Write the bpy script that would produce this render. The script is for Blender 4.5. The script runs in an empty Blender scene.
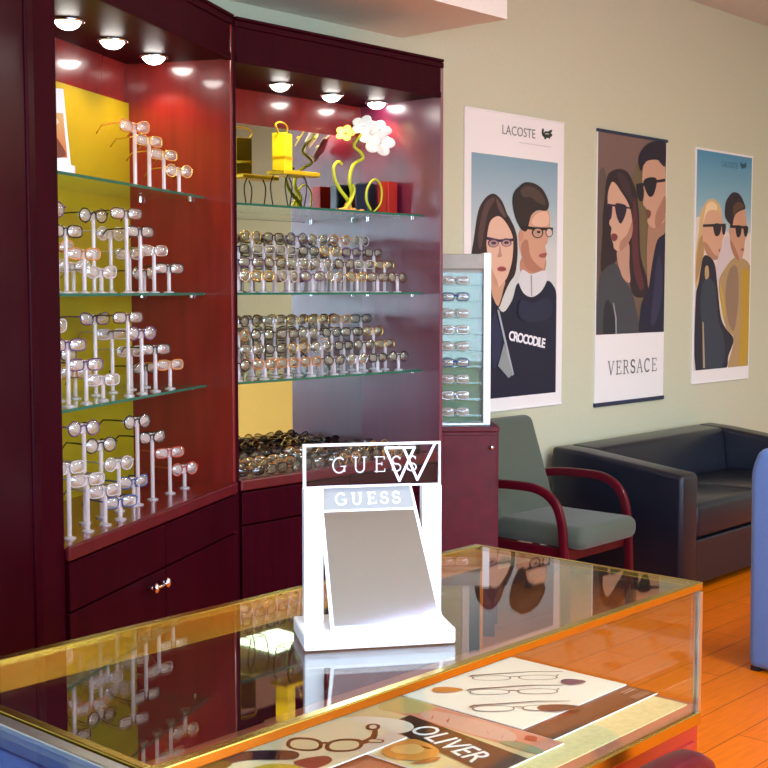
import bpy, bmesh, math, random
from mathutils import Vector, Matrix
random.seed(7)
S = bpy.context.scene
COL = S.collection
PI = math.pi

# ---------------------------------------------------------------- materials
def lin(h):
    if isinstance(h, str):
        h = [int(h[i:i+2], 16) for i in (0, 2, 4)]
    if max(h) > 1.5:                                    # display values 0-255
        return tuple(x/255/12.92 if x <= 10 else ((x/255+.055)/1.055)**2.4 for x in h)
    return tuple(h)
def mat(name, col=(.5,.5,.5), rough=.5, metal=0, coat=0, trans=0, ior=1.45, emit=None, es=0, noise=None, bump=0, spec=.5, sheen=0):
    m = bpy.data.materials.new(name); m.use_nodes = True
    nt = m.node_tree; b = nt.nodes['Principled BSDF']; I = b.inputs
    c = lin(col)
    I['Base Color'].default_value = (*c, 1); I['Roughness'].default_value = rough; I['Metallic'].default_value = metal
    I['Coat Weight'].default_value = coat; I['Coat Roughness'].default_value = .08
    I['Transmission Weight'].default_value = trans; I['IOR'].default_value = ior
    I['Specular IOR Level'].default_value = spec; I['Sheen Weight'].default_value = sheen
    if emit is not None:
        I['Emission Color'].default_value = (*lin(emit), 1); I['Emission Strength'].default_value = es
    if noise or bump:
        sc, amt, stretch = noise or (40, 0, (1,1,1))
        tc = nt.nodes.new('ShaderNodeTexCoord'); mp = nt.nodes.new('ShaderNodeMapping'); n = nt.nodes.new('ShaderNodeTexNoise')
        mp.inputs['Scale'].default_value = stretch; n.inputs['Scale'].default_value = sc; n.inputs['Detail'].default_value = 5
        nt.links.new(tc.outputs['Object'], mp.inputs['Vector']); nt.links.new(mp.outputs['Vector'], n.inputs['Vector'])
        if amt:
            r = nt.nodes.new('ShaderNodeValToRGB')
            r.color_ramp.elements[0].position = .3; r.color_ramp.elements[1].position = .7
            r.color_ramp.elements[0].color = (*[x*(1-amt) for x in c], 1); r.color_ramp.elements[1].color = (*[min(1, x*(1+amt)) for x in c], 1)
            nt.links.new(n.outputs['Fac'], r.inputs['Fac']); nt.links.new(r.outputs['Color'], I['Base Color'])
        if bump:
            bp = nt.nodes.new('ShaderNodeBump'); bp.inputs['Strength'].default_value = bump; bp.inputs['Distance'].default_value = .01
            nt.links.new(n.outputs['Fac'], bp.inputs['Height']); nt.links.new(bp.outputs['Normal'], I['Normal'])
    return m
def glassmat(name, tint=(1,1,1), refl=(1,1,1), body=0, bodycol=(1,1,1), ior=1.5, rough=0):
    """thin clear sheet: Fresnel reflection over a tinted see-through body (plus a little milky diffuse)"""
    m = bpy.data.materials.new(name); m.use_nodes = True
    nt = m.node_tree; nt.nodes.clear()
    out = nt.nodes.new('ShaderNodeOutputMaterial'); fr = nt.nodes.new('ShaderNodeFresnel')
    ge = nt.nodes.new('ShaderNodeNewGeometry'); mi = nt.nodes.new('ShaderNodeMath'); mi.operation = 'MULTIPLY_ADD'   # same pane index seen from either side
    mi.inputs[1].default_value = 1/ior-ior; mi.inputs[2].default_value = ior
    nt.links.new(ge.outputs['Backfacing'], mi.inputs[0]); nt.links.new(mi.outputs[0], fr.inputs['IOR'])
    tr = nt.nodes.new('ShaderNodeBsdfTransparent'); tr.inputs[0].default_value = (*tint, 1)
    gl = nt.nodes.new('ShaderNodeBsdfGlossy'); gl.inputs['Color'].default_value = (*refl, 1); gl.inputs['Roughness'].default_value = rough
    mx = nt.nodes.new('ShaderNodeMixShader')
    base = tr.outputs[0]
    if body:
        df = nt.nodes.new('ShaderNodeBsdfDiffuse'); df.inputs[0].default_value = (*bodycol, 1)
        m2 = nt.nodes.new('ShaderNodeMixShader'); m2.inputs[0].default_value = body
        nt.links.new(tr.outputs[0], m2.inputs[1]); nt.links.new(df.outputs[0], m2.inputs[2]); base = m2.outputs[0]
    nt.links.new(fr.outputs[0], mx.inputs[0]); nt.links.new(base, mx.inputs[1]); nt.links.new(gl.outputs[0], mx.inputs[2])
    nt.links.new(mx.outputs[0], out.inputs[0])
    return m
def vcolmat(name, rough=.45, coat=0):
    m = mat(name, rough=rough, coat=coat); nt = m.node_tree
    a = nt.nodes.new('ShaderNodeAttribute'); a.attribute_name = 'Col'
    nt.links.new(a.outputs['Color'], nt.nodes['Principled BSDF'].inputs['Base Color'])
    return m
def emitmat(name, col, s):
    m = bpy.data.materials.new(name); m.use_nodes = True; nt = m.node_tree; nt.nodes.clear()
    o = nt.nodes.new('ShaderNodeOutputMaterial'); e = nt.nodes.new('ShaderNodeEmission')
    e.inputs[0].default_value = (*col, 1); e.inputs[1].default_value = s; nt.links.new(e.outputs[0], o.inputs[0]); return m
def floormat():
    m = mat('orange_laminate', rough=.40, coat=.04, spec=.18); nt = m.node_tree; b = nt.nodes['Principled BSDF']
    tc = nt.nodes.new('ShaderNodeTexCoord'); mp = nt.nodes.new('ShaderNodeMapping')
    br = nt.nodes.new('ShaderNodeTexBrick'); br.inputs['Scale'].default_value = 1
    br.inputs['Brick Width'].default_value = 1.2; br.inputs['Row Height'].default_value = .19; br.inputs['Mortar Size'].default_value = .002
    br.inputs['Color1'].default_value = (*FLOOR1, 1); br.inputs['Color2'].default_value = (*FLOOR2, 1); br.inputs['Mortar'].default_value = (.2,.05,.005,1)
    n = nt.nodes.new('ShaderNodeTexNoise'); n.inputs['Scale'].default_value = 6; mp2 = nt.nodes.new('ShaderNodeMapping'); mp2.inputs['Scale'].default_value = (1,9,1)
    mx = nt.nodes.new('ShaderNodeMixRGB'); mx.blend_type = 'MULTIPLY'; mx.inputs[0].default_value = .35
    L = nt.links.new
    L(tc.outputs['Object'], br.inputs['Vector']); L(tc.outputs['Object'], mp2.inputs['Vector']); L(mp2.outputs[0], n.inputs['Vector'])
    L(br.outputs['Color'], mx.inputs[1]); L(n.outputs['Fac'], mx.inputs[2]); L(mx.outputs[0], b.inputs['Base Color'])
    return m
FLOOR1 = (.93,.215,.001); FLOOR2 = (.84,.185,.001)
M = {}
M['wall'] = mat('warm_wall_paint', (.585,.60,.43), .85, noise=(60,.02,(1,1,1)), bump=.03)
M['sage'] = mat('sage_wall_paint', (.52,.60,.47), .85, noise=(50,.02,(1,1,1)))
M['ochre'] = mat('ochre_wall_paint', (.62,.47,.10), .8, noise=(50,.03,(1,1,1)))
M['ceil'] = mat('ceiling_paint', (.62,.61,.58), .9, noise=(30,.02,(1,1,1)))
M['soffit'] = mat('soffit_paint', (.80,.76,.68), .8, noise=(30,.02,(1,1,1)))
M['floor'] = floormat()
M['base'] = mat('baseboard_wood', (.16,.02,.015), .4)
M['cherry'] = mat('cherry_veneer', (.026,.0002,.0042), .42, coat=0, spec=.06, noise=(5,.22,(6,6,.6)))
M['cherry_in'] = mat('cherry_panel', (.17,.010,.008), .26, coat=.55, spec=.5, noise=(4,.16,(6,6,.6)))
M['cherry_mid'] = mat('cherry_trim', (.085,.004,.009), .35, coat=.1, spec=.4, noise=(5,.22,(6,6,.6)))
M['cherry_tinted_gloss'] = mat('cherry_tinted_lacquer', (.135,.006,.040), .32, coat=1, spec=1, noise=(4,.16,(6,6,.6)))  # violet of the bluish window reflection mixed into the base colour
M['cherry_tinted_gloss'].node_tree.nodes['Principled BSDF'].inputs['Coat IOR'].default_value = 1.55
M['cherry_tinted_gloss'].node_tree.nodes['Principled BSDF'].inputs['Coat Roughness'].default_value = .24
M['redwood'] = mat('red_stained_wood', (.085,.003,.010), .32, coat=.1, spec=.3, noise=(8,.2,(2,2,2)))
M['counter_wood'] = mat('counter_cherry', (.33,.018,.012), .3, coat=.3, noise=(5,.2,(1,6,6)))
M['deckwood'] = mat('showcase_deck', (.36,.12,.075), .4, noise=(6,.15,(1,8,1)))
M['yellow'] = mat('yellow_back_panel', (.30,.235,.002), .5, noise=(3,.08,(1,1,1)))
M['mirror'] = mat('mirror_glass', (.74,.76,.70), .02, metal=1, noise=(2,.02,(1,1,1)))
M['smirror'] = mat('counter_mirror', (.60,.61,.72), .05, metal=1, noise=(2,.02,(1,1,1)))
M['brass'] = mat('brass_rail', (.54,.42,.075), .22, metal=1, noise=(30,.06,(1,8,8)))
M['steel'] = mat('grey_metal', (.55,.6,.62), .3, metal=1, noise=(30,.05,(1,1,1)))
M['chrome'] = mat('chrome', (.85,.85,.88), .1, metal=1)
M['black'] = mat('black_plastic', (.012,.011,.013), .35)
M['wire'] = mat('black_wire', (.02,.02,.02), .4, metal=.6)
M['white'] = mat('white_acrylic', (.90,.91,.93), .25, coat=.3)
M['paper'] = mat('white_paper', (.86,.85,.83), .6)
M['print'] = vcolmat('printed_paper', .5)
M['glossprint'] = vcolmat('glossy_print', .3, .2)
M['leather'] = mat('black_leather', (.006,.008,.018), .34, noise=(140,.1,(1,1,1)), bump=.08, coat=.15)
M['green'] = mat('grey_green_fabric', (.075,.098,.072), .9, noise=(220,.12,(1,1,1)), bump=.15, sheen=.2)
M['blue'] = mat('blue_fabric', (.10,.19,.44), .9, noise=(200,.1,(1,1,1)), bump=.15, sheen=.2)
M['bluemat'] = mat('blue_display_mat', (.05,.13,.50), .6, noise=(9,.5,(1,1,1)))
M['pane'] = glassmat('clear_pane', (.94,.97,.94))
M['topglass'] = glassmat('counter_glass', (.93,.96,.92), (1,1,.97), ior=1.5)
M['shelf'] = glassmat('shelf_glass', (.80,.93,.84), body=.05, bodycol=(.5,.8,.6))
M['shelf_edge'] = mat('green_glass_edge', (.006,.11,.065), .15, coat=.5)
M['winpane'] = glassmat('window_pane', (.97,.98,1))
M['acryl'] = glassmat('clear_acrylic', (.90,.86,.88), body=.42, bodycol=(.95,.88,.90), ior=1.49)
M['lens'] = glassmat('lens', (.80,.80,.78), ior=1.8, body=.22, bodycol=(.85,.80,.76))
M['greenlens'] = glassmat('green_coated_lens', (.62,.64,.56), (1,1,.8), ior=2.0, body=.05, bodycol=(.8,.8,.6))
M['darklens'] = glassmat('tinted_lens', (.12,.10,.10), ior=1.75)
M['frost'] = glassmat('frosted_rack', (.78,.88,.80), body=.22, bodycol=(.36,.48,.44))
M['capgrey'] = mat('grey_cap', (.36,.35,.30), .5, noise=(30,.05,(1,1,1)))
M['acrylpanel'] = glassmat('clear_header', (.92,.93,.97), ior=1.3)
M['bulb'] = emitmat('lamp_disc', (1,.95,.88), 20)
M['added_troffer'] = emitmat('added_light_diffuser', (1,.93,.80), 1.8)
M['letterpale'] = mat('etched_lettering', (.62,.62,.70), .4)
M['letterwhite'] = mat('white_lettering', (.92,.92,.95), .4)
M['lettergrey'] = mat('grey_lettering', (.22,.22,.22), .6)
M['letterdim'] = mat('slate_lettering', (.06,.16,.22), .6)
M['petal'] = mat('white_petals', (.93,.93,.86), .6)
M['petal_y'] = mat('yellow_buds', (.75,.55,.10), .6)
M['stemgreen'] = mat('yellow_green_stem', (.50,.58,.03), .45)
M['pebble'] = mat('amber_pebbles', (.65,.33,.10), .3)
M['navy'] = mat('dark_blue_card', (.02,.03,.07), .4)
M['red'] = mat('red_card', (.42,.02,.01), .45)
M['gold'] = mat('yellow_gold', (.85,.58,.01), .3, metal=.5)
M['yellowbox'] = mat('bright_yellow_card', (.92,.74,.01), .5)
M['linen'] = mat('cream_cloth', (.80,.68,.36), .8, noise=(80,.08,(1,1,1)))

# ---------------------------------------------------------------- mesh helpers
def link(name, bm, m, parent=None, smooth=False, loc=None, rot=None):
    me = bpy.data.meshes.new(name)
    bmesh.ops.recalc_face_normals(bm, faces=bm.faces)
    bm.to_mesh(me); bm.free()
    for x in (m if isinstance(m, (list, tuple)) else [m]): me.materials.append(x)
    if smooth:
        for p in me.polygons: p.use_smooth = True
        if smooth == 'auto':
            try: me.set_sharp_from_angle(angle=math.radians(35))
            except Exception: pass
    o = bpy.data.objects.new(name, me); COL.objects.link(o)
    if parent: o.parent = parent
    if loc is not None: o.location = loc
    if rot is not None: o.rotation_euler = rot
    return o
def B(): return bmesh.new()
def box(bm, x0, x1, y0, y1, z0, z1, bev=0, seg=2, mi=0, mx=None):
    t = bmesh.new(); bmesh.ops.create_cube(t, size=1)
    for v in t.verts: v.co = Vector(((x0+x1)/2+v.co.x*(x1-x0), (y0+y1)/2+v.co.y*(y1-y0), (z0+z1)/2+v.co.z*(z1-z0)))
    if bev: bmesh.ops.bevel(t, geom=t.edges[:], offset=bev, segments=seg, affect='EDGES', profile=.5)
    if mx is not None: t.transform(mx)
    merge(bm, t, mi); return bm
def merge(bm, t, mi=0):
    vm = {}
    for v in t.verts: vm[v] = bm.verts.new(v.co)
    for f in t.faces:
        try: g = bm.faces.new([vm[v] for v in f.verts]); g.material_index = mi if mi else f.material_index
        except ValueError: pass
    t.free()
def poly(bm, pts, mi=0):
    f = bm.faces.new([bm.verts.new(p) for p in pts]); f.material_index = mi; return f
def prism(bm, pts, d, bev=0, seg=2, mi=0):
    """closed outline pts (3-D, planar) pushed along vector d"""
    t = bmesh.new(); d = Vector(d)
    a = [t.verts.new(Vector(p)) for p in pts]; b = [t.verts.new(Vector(p)+d) for p in pts]
    n = len(a); t.faces.new(a[::-1]); t.faces.new(b)
    for i in range(n): t.faces.new([a[i], a[(i+1) % n], b[(i+1) % n], b[i]])
    bmesh.ops.recalc_face_normals(t, faces=t.faces)
    if bev: bmesh.ops.bevel(t, geom=t.edges[:], offset=bev, segments=seg, affect='EDGES', profile=.5)
    merge(bm, t, mi)
def cyl(bm, c, r, h, n=20, r2=None, mi=0, ax='Z'):
    t = bmesh.new(); bmesh.ops.create_cone(t, cap_ends=True, segments=n, radius1=r, radius2=r if r2 is None else r2, depth=h)
    for v in t.verts:
        v.co.z += h/2
        if ax == 'X': v.co = Vector((v.co.z, v.co.y, -v.co.x))
        if ax == 'Y': v.co = Vector((v.co.x, v.co.z, -v.co.y))
        v.co += Vector(c)
    merge(bm, t, mi)
def ball(bm, c, r, sx=1, sy=1, sz=1, u=12, v=8, mi=0, rot=None):
    t = bmesh.new(); bmesh.ops.create_uvsphere(t, u_segments=u, v_segments=v, radius=r)
    for w in t.verts:
        p = Vector((w.co.x*sx, w.co.y*sy, w.co.z*sz))
        if rot is not None: p = rot @ p
        w.co = p + Vector(c)
    merge(bm, t, mi)
def catmull(pts, k=5, closed=False):
    P_ = [Vector(p) for p in pts]; n = len(P_); out = []
    for i in range(n if closed else n-1):
        g = (lambda j: P_[j % n]) if closed else (lambda j: P_[max(0, min(n-1, j))])
        a, b, c, d = g(i-1), g(i), g(i+1), g(i+2)
        for s in range(k):
            t = s/k
            out.append(.5*((2*b)+(c-a)*t+(2*a-5*b+4*c-d)*t*t+(3*b-a-3*c+d)*t**3))
    if not closed: out.append(P_[-1])
    return out
def sweep(bm, path, sec, up=(0,0,1), closed=False, scale=None, mi=0):
    """sweep a closed 2-D section [(side, up)] along a 3-D path"""
    P_ = [Vector(p) for p in path]; n = len(P_); up = Vector(up); rings = []
    for i, p in enumerate(P_):
        if closed: t = (P_[(i+1) % n]-P_[i-1])
        else: t = P_[min(i+1, n-1)]-P_[max(i-1, 0)]
        t.normalize(); s = t.cross(up)
        if s.length < 1e-4: s = t.cross(Vector((1, .01, 0)))
        s.normalize(); u = s.cross(t)
        k = scale(i/(n-1)) if scale else 1
        rings.append([bm.verts.new(p+s*a*k+u*b*k) for a, b in sec])
    m = len(sec)
    for i in range(n if closed else n-1):
        A, Bq = rings[i], rings[(i+1) % n]
        for j in range(m):
            f = bm.faces.new([A[j], A[(j+1) % m], Bq[(j+1) % m], Bq[j]]); f.material_index = mi
    if not closed:
        bm.faces.new(rings[0][::-1]).material_index = mi; bm.faces.new(rings[-1]).material_index = mi
def circ(r, n=8, ry=None): return [(r*math.cos(2*PI*i/n), (ry or r)*math.sin(2*PI*i/n)) for i in range(n)]
def rrect(w, h, r=.3, n=3):
    out = []; q = min(w, h)/2*r
    for cx, cy, a0 in ((w/2-q, h/2-q, 0), (-w/2+q, h/2-q, PI/2), (-w/2+q, -h/2+q, PI), (w/2-q, -h/2+q, 1.5*PI)):
        for i in range(n): out.append((cx+q*math.cos(a0+PI/2*i/(n-1)), cy+q*math.sin(a0+PI/2*i/(n-1))))
    return out
def empty(name, loc=(0,0,0), rz=0, label=None, cat=None, group=None):
    o = bpy.data.objects.new(name, None); COL.objects.link(o); o.location = loc; o.rotation_euler = (0,0,rz); o.empty_display_size = .1
    tag(o, label, cat, group); return o
def tag(o, label=None, cat=None, group=None, kind=None):
    if label: o['label'] = label
    if cat: o['category'] = cat
    if group: o['group'] = group
    if kind: o['kind'] = kind
    return o
def copy_tree(o, parent=None, mats=None):
    c = o.copy(); COL.objects.link(c)
    if parent: c.parent = parent
    for ch in KIDS.get(o.name, []): copy_tree(ch, c)
    return c
KIDS = {}
def kids(root):
    for o in COL.objects:
        if o.parent == root: KIDS.setdefault(root.name, []).append(o)
def struct(name, bm, m, parent=None, smooth=False):
    o = link(name, bm, m, parent, smooth)
    if not parent: o['kind'] = 'structure'
    return o
def colmesh(name, layers, parent, m, mx, step=.00012):
    """flat print: layers of (colour or (c_low, c_high), pts2d, smooth) stacked face up in local x,y -> placed by matrix mx"""
    bm = B(); cl = bm.loops.layers.float_color.new('Col')
    for i, (c, pts, sm) in enumerate(layers):
        p = [Vector((a, b, 0)) for a, b in pts]
        if sm: p = catmull(p, 4, True)
        p = [Vector((a.x, a.y, step*(i+1))) for a in p]
        f = bm.faces.new([bm.verts.new(mx @ a) for a in p])
        lo, hi = (c if isinstance(c, tuple) and isinstance(c[0], str) else (c, c))
        ys = [a.y for a in p]; y0, y1 = min(ys), max(ys)
        lo, hi = lin(lo), lin(hi)
        for l, a in zip(f.loops, p):
            t = (a.y-y0)/max(1e-6, y1-y0); l[cl] = (*[q*(1-t)+w*t for q, w in zip(lo, hi)], 1)
    me = bpy.data.meshes.new(name); bm.to_mesh(me); bm.free(); me.materials.append(m)
    o = bpy.data.objects.new(name, me); COL.objects.link(o); o.parent = parent
    return o
def text(name, s, size, m, parent, mx, ext=.0004, align='CENTER', shear=0, space=1, off=0):
    c = bpy.data.curves.new('tmp', 'FONT'); c.body = s; c.size = size; c.align_x = align; c.align_y = 'CENTER'; c.extrude = ext; c.space_character = space; c.resolution_u = 3; c.offset = off
    t = bpy.data.objects.new('tmp', c); COL.objects.link(t)
    dg = bpy.context.evaluated_depsgraph_get(); me = bpy.data.meshes.new_from_object(t.evaluated_get(dg))
    bpy.data.objects.remove(t); bpy.data.curves.remove(c)
    me.name = name; me.transform(mx); me.materials.clear(); me.materials.append(m)
    o = bpy.data.objects.new(name, me); COL.objects.link(o); o.parent = parent
    return o
def arc(cx, cy, rx, ry, a0, a1, n=12): return [(cx+rx*math.cos(math.radians(a0+(a1-a0)*i/n)), cy+ry*math.sin(math.radians(a0+(a1-a0)*i/n))) for i in range(n+1)]
SERIF = {  # letter: (advance, [(polyline, weight)])
 'G': (.95, [(arc(.46,.5,.40,.48,48,322,18),1), ([(.80,.44),(.80,.10)],1), ([(.55,.43),(.92,.43)],.5)]),
 'U': (.95, [([(.18,1),(.18,.32)]+arc(.46,.32,.28,.31,180,360,10)+[(.74,.32),(.74,1)],1), ([(.05,.98),(.32,.98)],.5), ([(.61,.98),(.88,.98)],.5)]),
 'E': (.80, [([(.2,0),(.2,1)],1), ([(.06,.97),(.70,.97),(.70,.80)],.55), ([(.06,.03),(.74,.03),(.74,.22)],.55), ([(.2,.52),(.55,.52)],.55), ([(.55,.62),(.55,.42)],.5)]),
 'S': (.72, [(arc(.36,.73,.25,.245,35,270,12)+arc(.36,.26,.28,.235,88,-145,12),1), ([(.60,.92),(.60,.76)],.5), ([(.09,.08),(.09,.28)],.5)]),
 'V': (.92, [([(.14,1),(.47,.02)],1), ([(.47,.02),(.80,1)],.6), ([(.02,.98),(.28,.98)],.5), ([(.68,.98),(.92,.98)],.5)]),
 'R': (.88, [([(.2,0),(.2,1)],1), ([(.2,.97),(.45,.97)]+arc(.45,.74,.24,.23,90,-90,10)+[(.2,.51)],.7), ([(.42,.51),(.78,.02)],1), ([(.06,.02),(.34,.02)],.5), ([(.06,.98),(.2,.98)],.5)]),
 'A': (.92, [([(.12,.02),(.46,1)],.6), ([(.46,1),(.80,.02)],1), ([(.24,.36),(.68,.36)],.5), ([(0,.02),(.25,.02)],.5), ([(.66,.02),(.94,.02)],.5)]),
 'C': (.88, [(arc(.46,.5,.40,.48,48,312,18),1), ([(.74,.95),(.74,.76)],.5)]),
}
def ribbons(bm, pts, w, mx, z=0, cl=None):
    for a, b in zip(pts, pts[1:]):
        a, b = Vector((*a, 0)), Vector((*b, 0)); d = b-a
        if d.length < 1e-6: continue
        d.normalize(); nrm = Vector((-d.y, d.x, 0))*w/2; e = d*w*.25
        f = [mx @ (q+Vector((0,0,z))) for q in (a-e-nrm, b+e-nrm, b+e+nrm, a-e+nrm)]
        g = [mx @ (q+Vector((0,0,z+.0006))) for q in (a-e-nrm, b+e-nrm, b+e+nrm, a-e+nrm)]
        F = [bm.verts.new(q) for q in f]; G = [bm.verts.new(q) for q in g]
        bm.faces.new(F[::-1]); bm.faces.new(G)
        for i in range(4): bm.faces.new([F[i], F[(i+1) % 4], G[(i+1) % 4], G[i]])
def serif(name, s, h, w, m, parent, mx, space=1.2, weight=.13):
    """serif capitals, cap height h, total width w, centred on the origin of mx"""
    tot = sum(SERIF[c][0] for c in s)*space-(space-1)*SERIF[s[-1]][0]; k = w/tot; x = -w/2; bm = B()
    for c in s:
        adv, st = SERIF[c]
        for pl, wt in st: ribbons(bm, [(x+px*k, (py-.5)*h) for px, py in pl], weight*wt*h, mx)
        x += adv*k*space
    return link(name, bm, m, parent)
def plane_mx(o, x, y):
    """matrix with local x,y along given world vectors"""
    x = Vector(x).normalized(); y = Vector(y).normalized(); z = x.cross(y)
    return Matrix(((x.x,y.x,z.x,o[0]),(x.y,y.y,z.y,o[1]),(x.z,y.z,z.z,o[2]),(0,0,0,1)))
CEIL_W = 38; SKY = 12.0; EXPO = 0.52
# poster pictures: (kind, colour, outline in millimetres from the poster's lower left corner)
ART_A = [
    ('s',(52,38,40),[(54,788),(77,908),(112,1049),(159,1110),(212,1142),(262,1144),(318,1110),(370,1037),(421,986),(448,927),(455,827),(436,731),(383,682),(331,608),(288,550),(201,567),(83,593)]),
    ('s',(84,62,60),[(162,1079),(221,1124),(255,1120),(196,1050),(163,945),(131,852),(113,928)]),
    ('s',(98,74,70),[(264,1126),(308,1092),(352,1031),(326,1035),(282,1075)]),
    ('s',(22,28,52),[(59,491),(99,593),(200,635),(261,582),(332,528),(411,592),(463,683),(574,612),(723,695),(801,662),(827,595),(845,365),(860,76),(676,71),(444,71),(232,71),(87,69)]),
    ('s',(205,160,130),[(231,718),(342,698),(330,645),(309,592),(284,561),(244,603),(226,655)]),
    ('s',(222,184,158),[(251,1025),(209,994),(187,918),(185,866),(204,792),(225,718),(251,676),(286,659),(342,693),(373,725),(408,805),(416,902),(396,955),(344,1006),(295,1031)]),
    ('s',(198,152,126),[(203,791),(225,718),(251,676),(286,659),(277,692),(238,744)]),
    ('s',(186,140,118),[(297,887),(310,845),(315,822),(276,818),(289,845)]),
    ('s',(168,84,82),[(356,756),(349,748),(328,743),(304,743),(283,747),(276,755),(283,763),(303,769),(328,769),(348,764)]),
    ('s',(120,50,54),[(349,756),(343,754),(326,753),(306,753),(289,754),(283,755),(289,757),(306,759),(326,759),(343,758)]),
    ('p',(52,34,62),[(183,922),(292,911),(416,920),(416,906),(292,897),(183,906)]),
    ('s',(72,52,82),[(289,892),(280,878),(256,869),(226,868),(202,876),(193,889),(202,903),(226,912),(255,913),(280,905)]),
    ('s',(180,146,140),[(282,889),(275,878),(255,872),(230,871),(211,877),(203,887),(210,897),(230,904),(254,904),(274,899)]),
    ('s',(66,48,62),[(267,891),(262,887),(251,883),(237,883),(226,886),(222,890),(226,895),(237,898),(251,898),(262,896)]),
    ('s',(72,52,82),[(400,897),(391,883),(368,875),(340,874),(317,882),(308,895),(317,908),(339,917),(368,918),(391,910)]),
    ('s',(184,150,142),[(391,894),(384,883),(365,877),(343,876),(324,882),(317,892),(324,902),(342,908),(365,909),(384,903)]),
    ('s',(66,48,62),[(376,896),(372,892),(361,889),(347,889),(336,891),(332,895),(336,900),(347,903),(360,903),(372,901)]),
    ('s',(52,38,40),[(344,1020),(388,974),(416,922),(421,848),(408,773),(383,704),(348,645),(383,682),(427,730),(453,816),(448,928),(415,986),(370,1037)]),
    ('s',(190,138,112),[(489,817),(702,821),(709,750),(667,678),(574,656),(500,699)]),
    ('s',(214,216,216),[(463,691),(476,726),(503,755),(582,732),(707,752),(729,703),(677,640),(590,607),(510,629)]),
    ('p',(150,152,156),[(573,726),(587,727),(591,612),(580,612)]),
    ('s',(206,158,130),[(577,1054),(642,1075),(711,1087),(744,1069),(753,991),(744,954),(728,904),(709,887),(721,849),(708,799),(688,760),(610,743),(541,759),(493,822),(461,902),(473,965),(532,1011)]),
    ('s',(226,184,156),[(624,1058),(717,1076),(742,1030),(719,997),(624,993),(578,1013)]),
    ('s',(176,122,98),[(488,892),(542,915),(571,829),(646,776),(688,760),(610,743),(541,759),(493,822)]),
    ('s',(196,146,120),[(506,935),(502,918),(490,907),(476,906),(464,917),(459,934),(464,951),(475,962),(490,963),(502,953)]),
    ('s',(46,36,36),[(407,1145),(430,1177),(457,1194),(509,1221),(588,1224),(668,1201),(714,1162),(740,1116),(717,1081),(633,1078),(577,1051),(555,1007),(533,963),(486,969),(434,1025),(407,1092)]),
    ('s',(78,62,56),[(475,1179),(538,1204),(622,1193),(688,1154),(707,1111),(641,1119),(567,1147),(503,1144)]),
    ('p',(34,28,32),[(473,992),(625,986),(780,990),(780,976),(625,968),(473,978)]),
    ('s',(40,32,36),[(689,960),(679,941),(652,929),(618,928),(591,939),(580,956),(590,974),(617,986),(651,987),(678,977)]),
    ('s',(190,150,128),[(678,957),(670,943),(648,934),(621,933),(600,941),(592,954),(600,968),(621,977),(647,978),(669,971)]),
    ('s',(60,40,36),[(662,962),(659,958),(650,955),(638,955),(629,957),(625,961),(628,965),(638,967),(649,968),(659,966)]),
    ('s',(40,32,36),[(780,964),(774,948),(756,937),(733,937),(715,946),(708,962),(714,978),(732,989),(755,990),(773,980)]),
    ('s',(214,190,176),[(772,962),(767,949),(753,941),(736,941),(722,948),(716,960),(721,972),(735,980),(752,981),(766,974)]),
    ('s',(160,88,80),[(650,839),(716,850),(721,838),(702,823),(655,825)]),
    ('p',(170,180,186),[(275,540),(291,539),(426,194),(410,184)]),
    ('p',(142,152,152),[(337,363),(416,194),(380,174),(286,243)]),
    ('s',(40,46,78),[(244,530),(279,487),(316,380),(282,264),(239,245),(228,435)]),
    ('s',(34,40,66),[(483,591),(593,574),(715,606),(783,562),(746,490),(576,471),(466,505)]),
]
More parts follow.
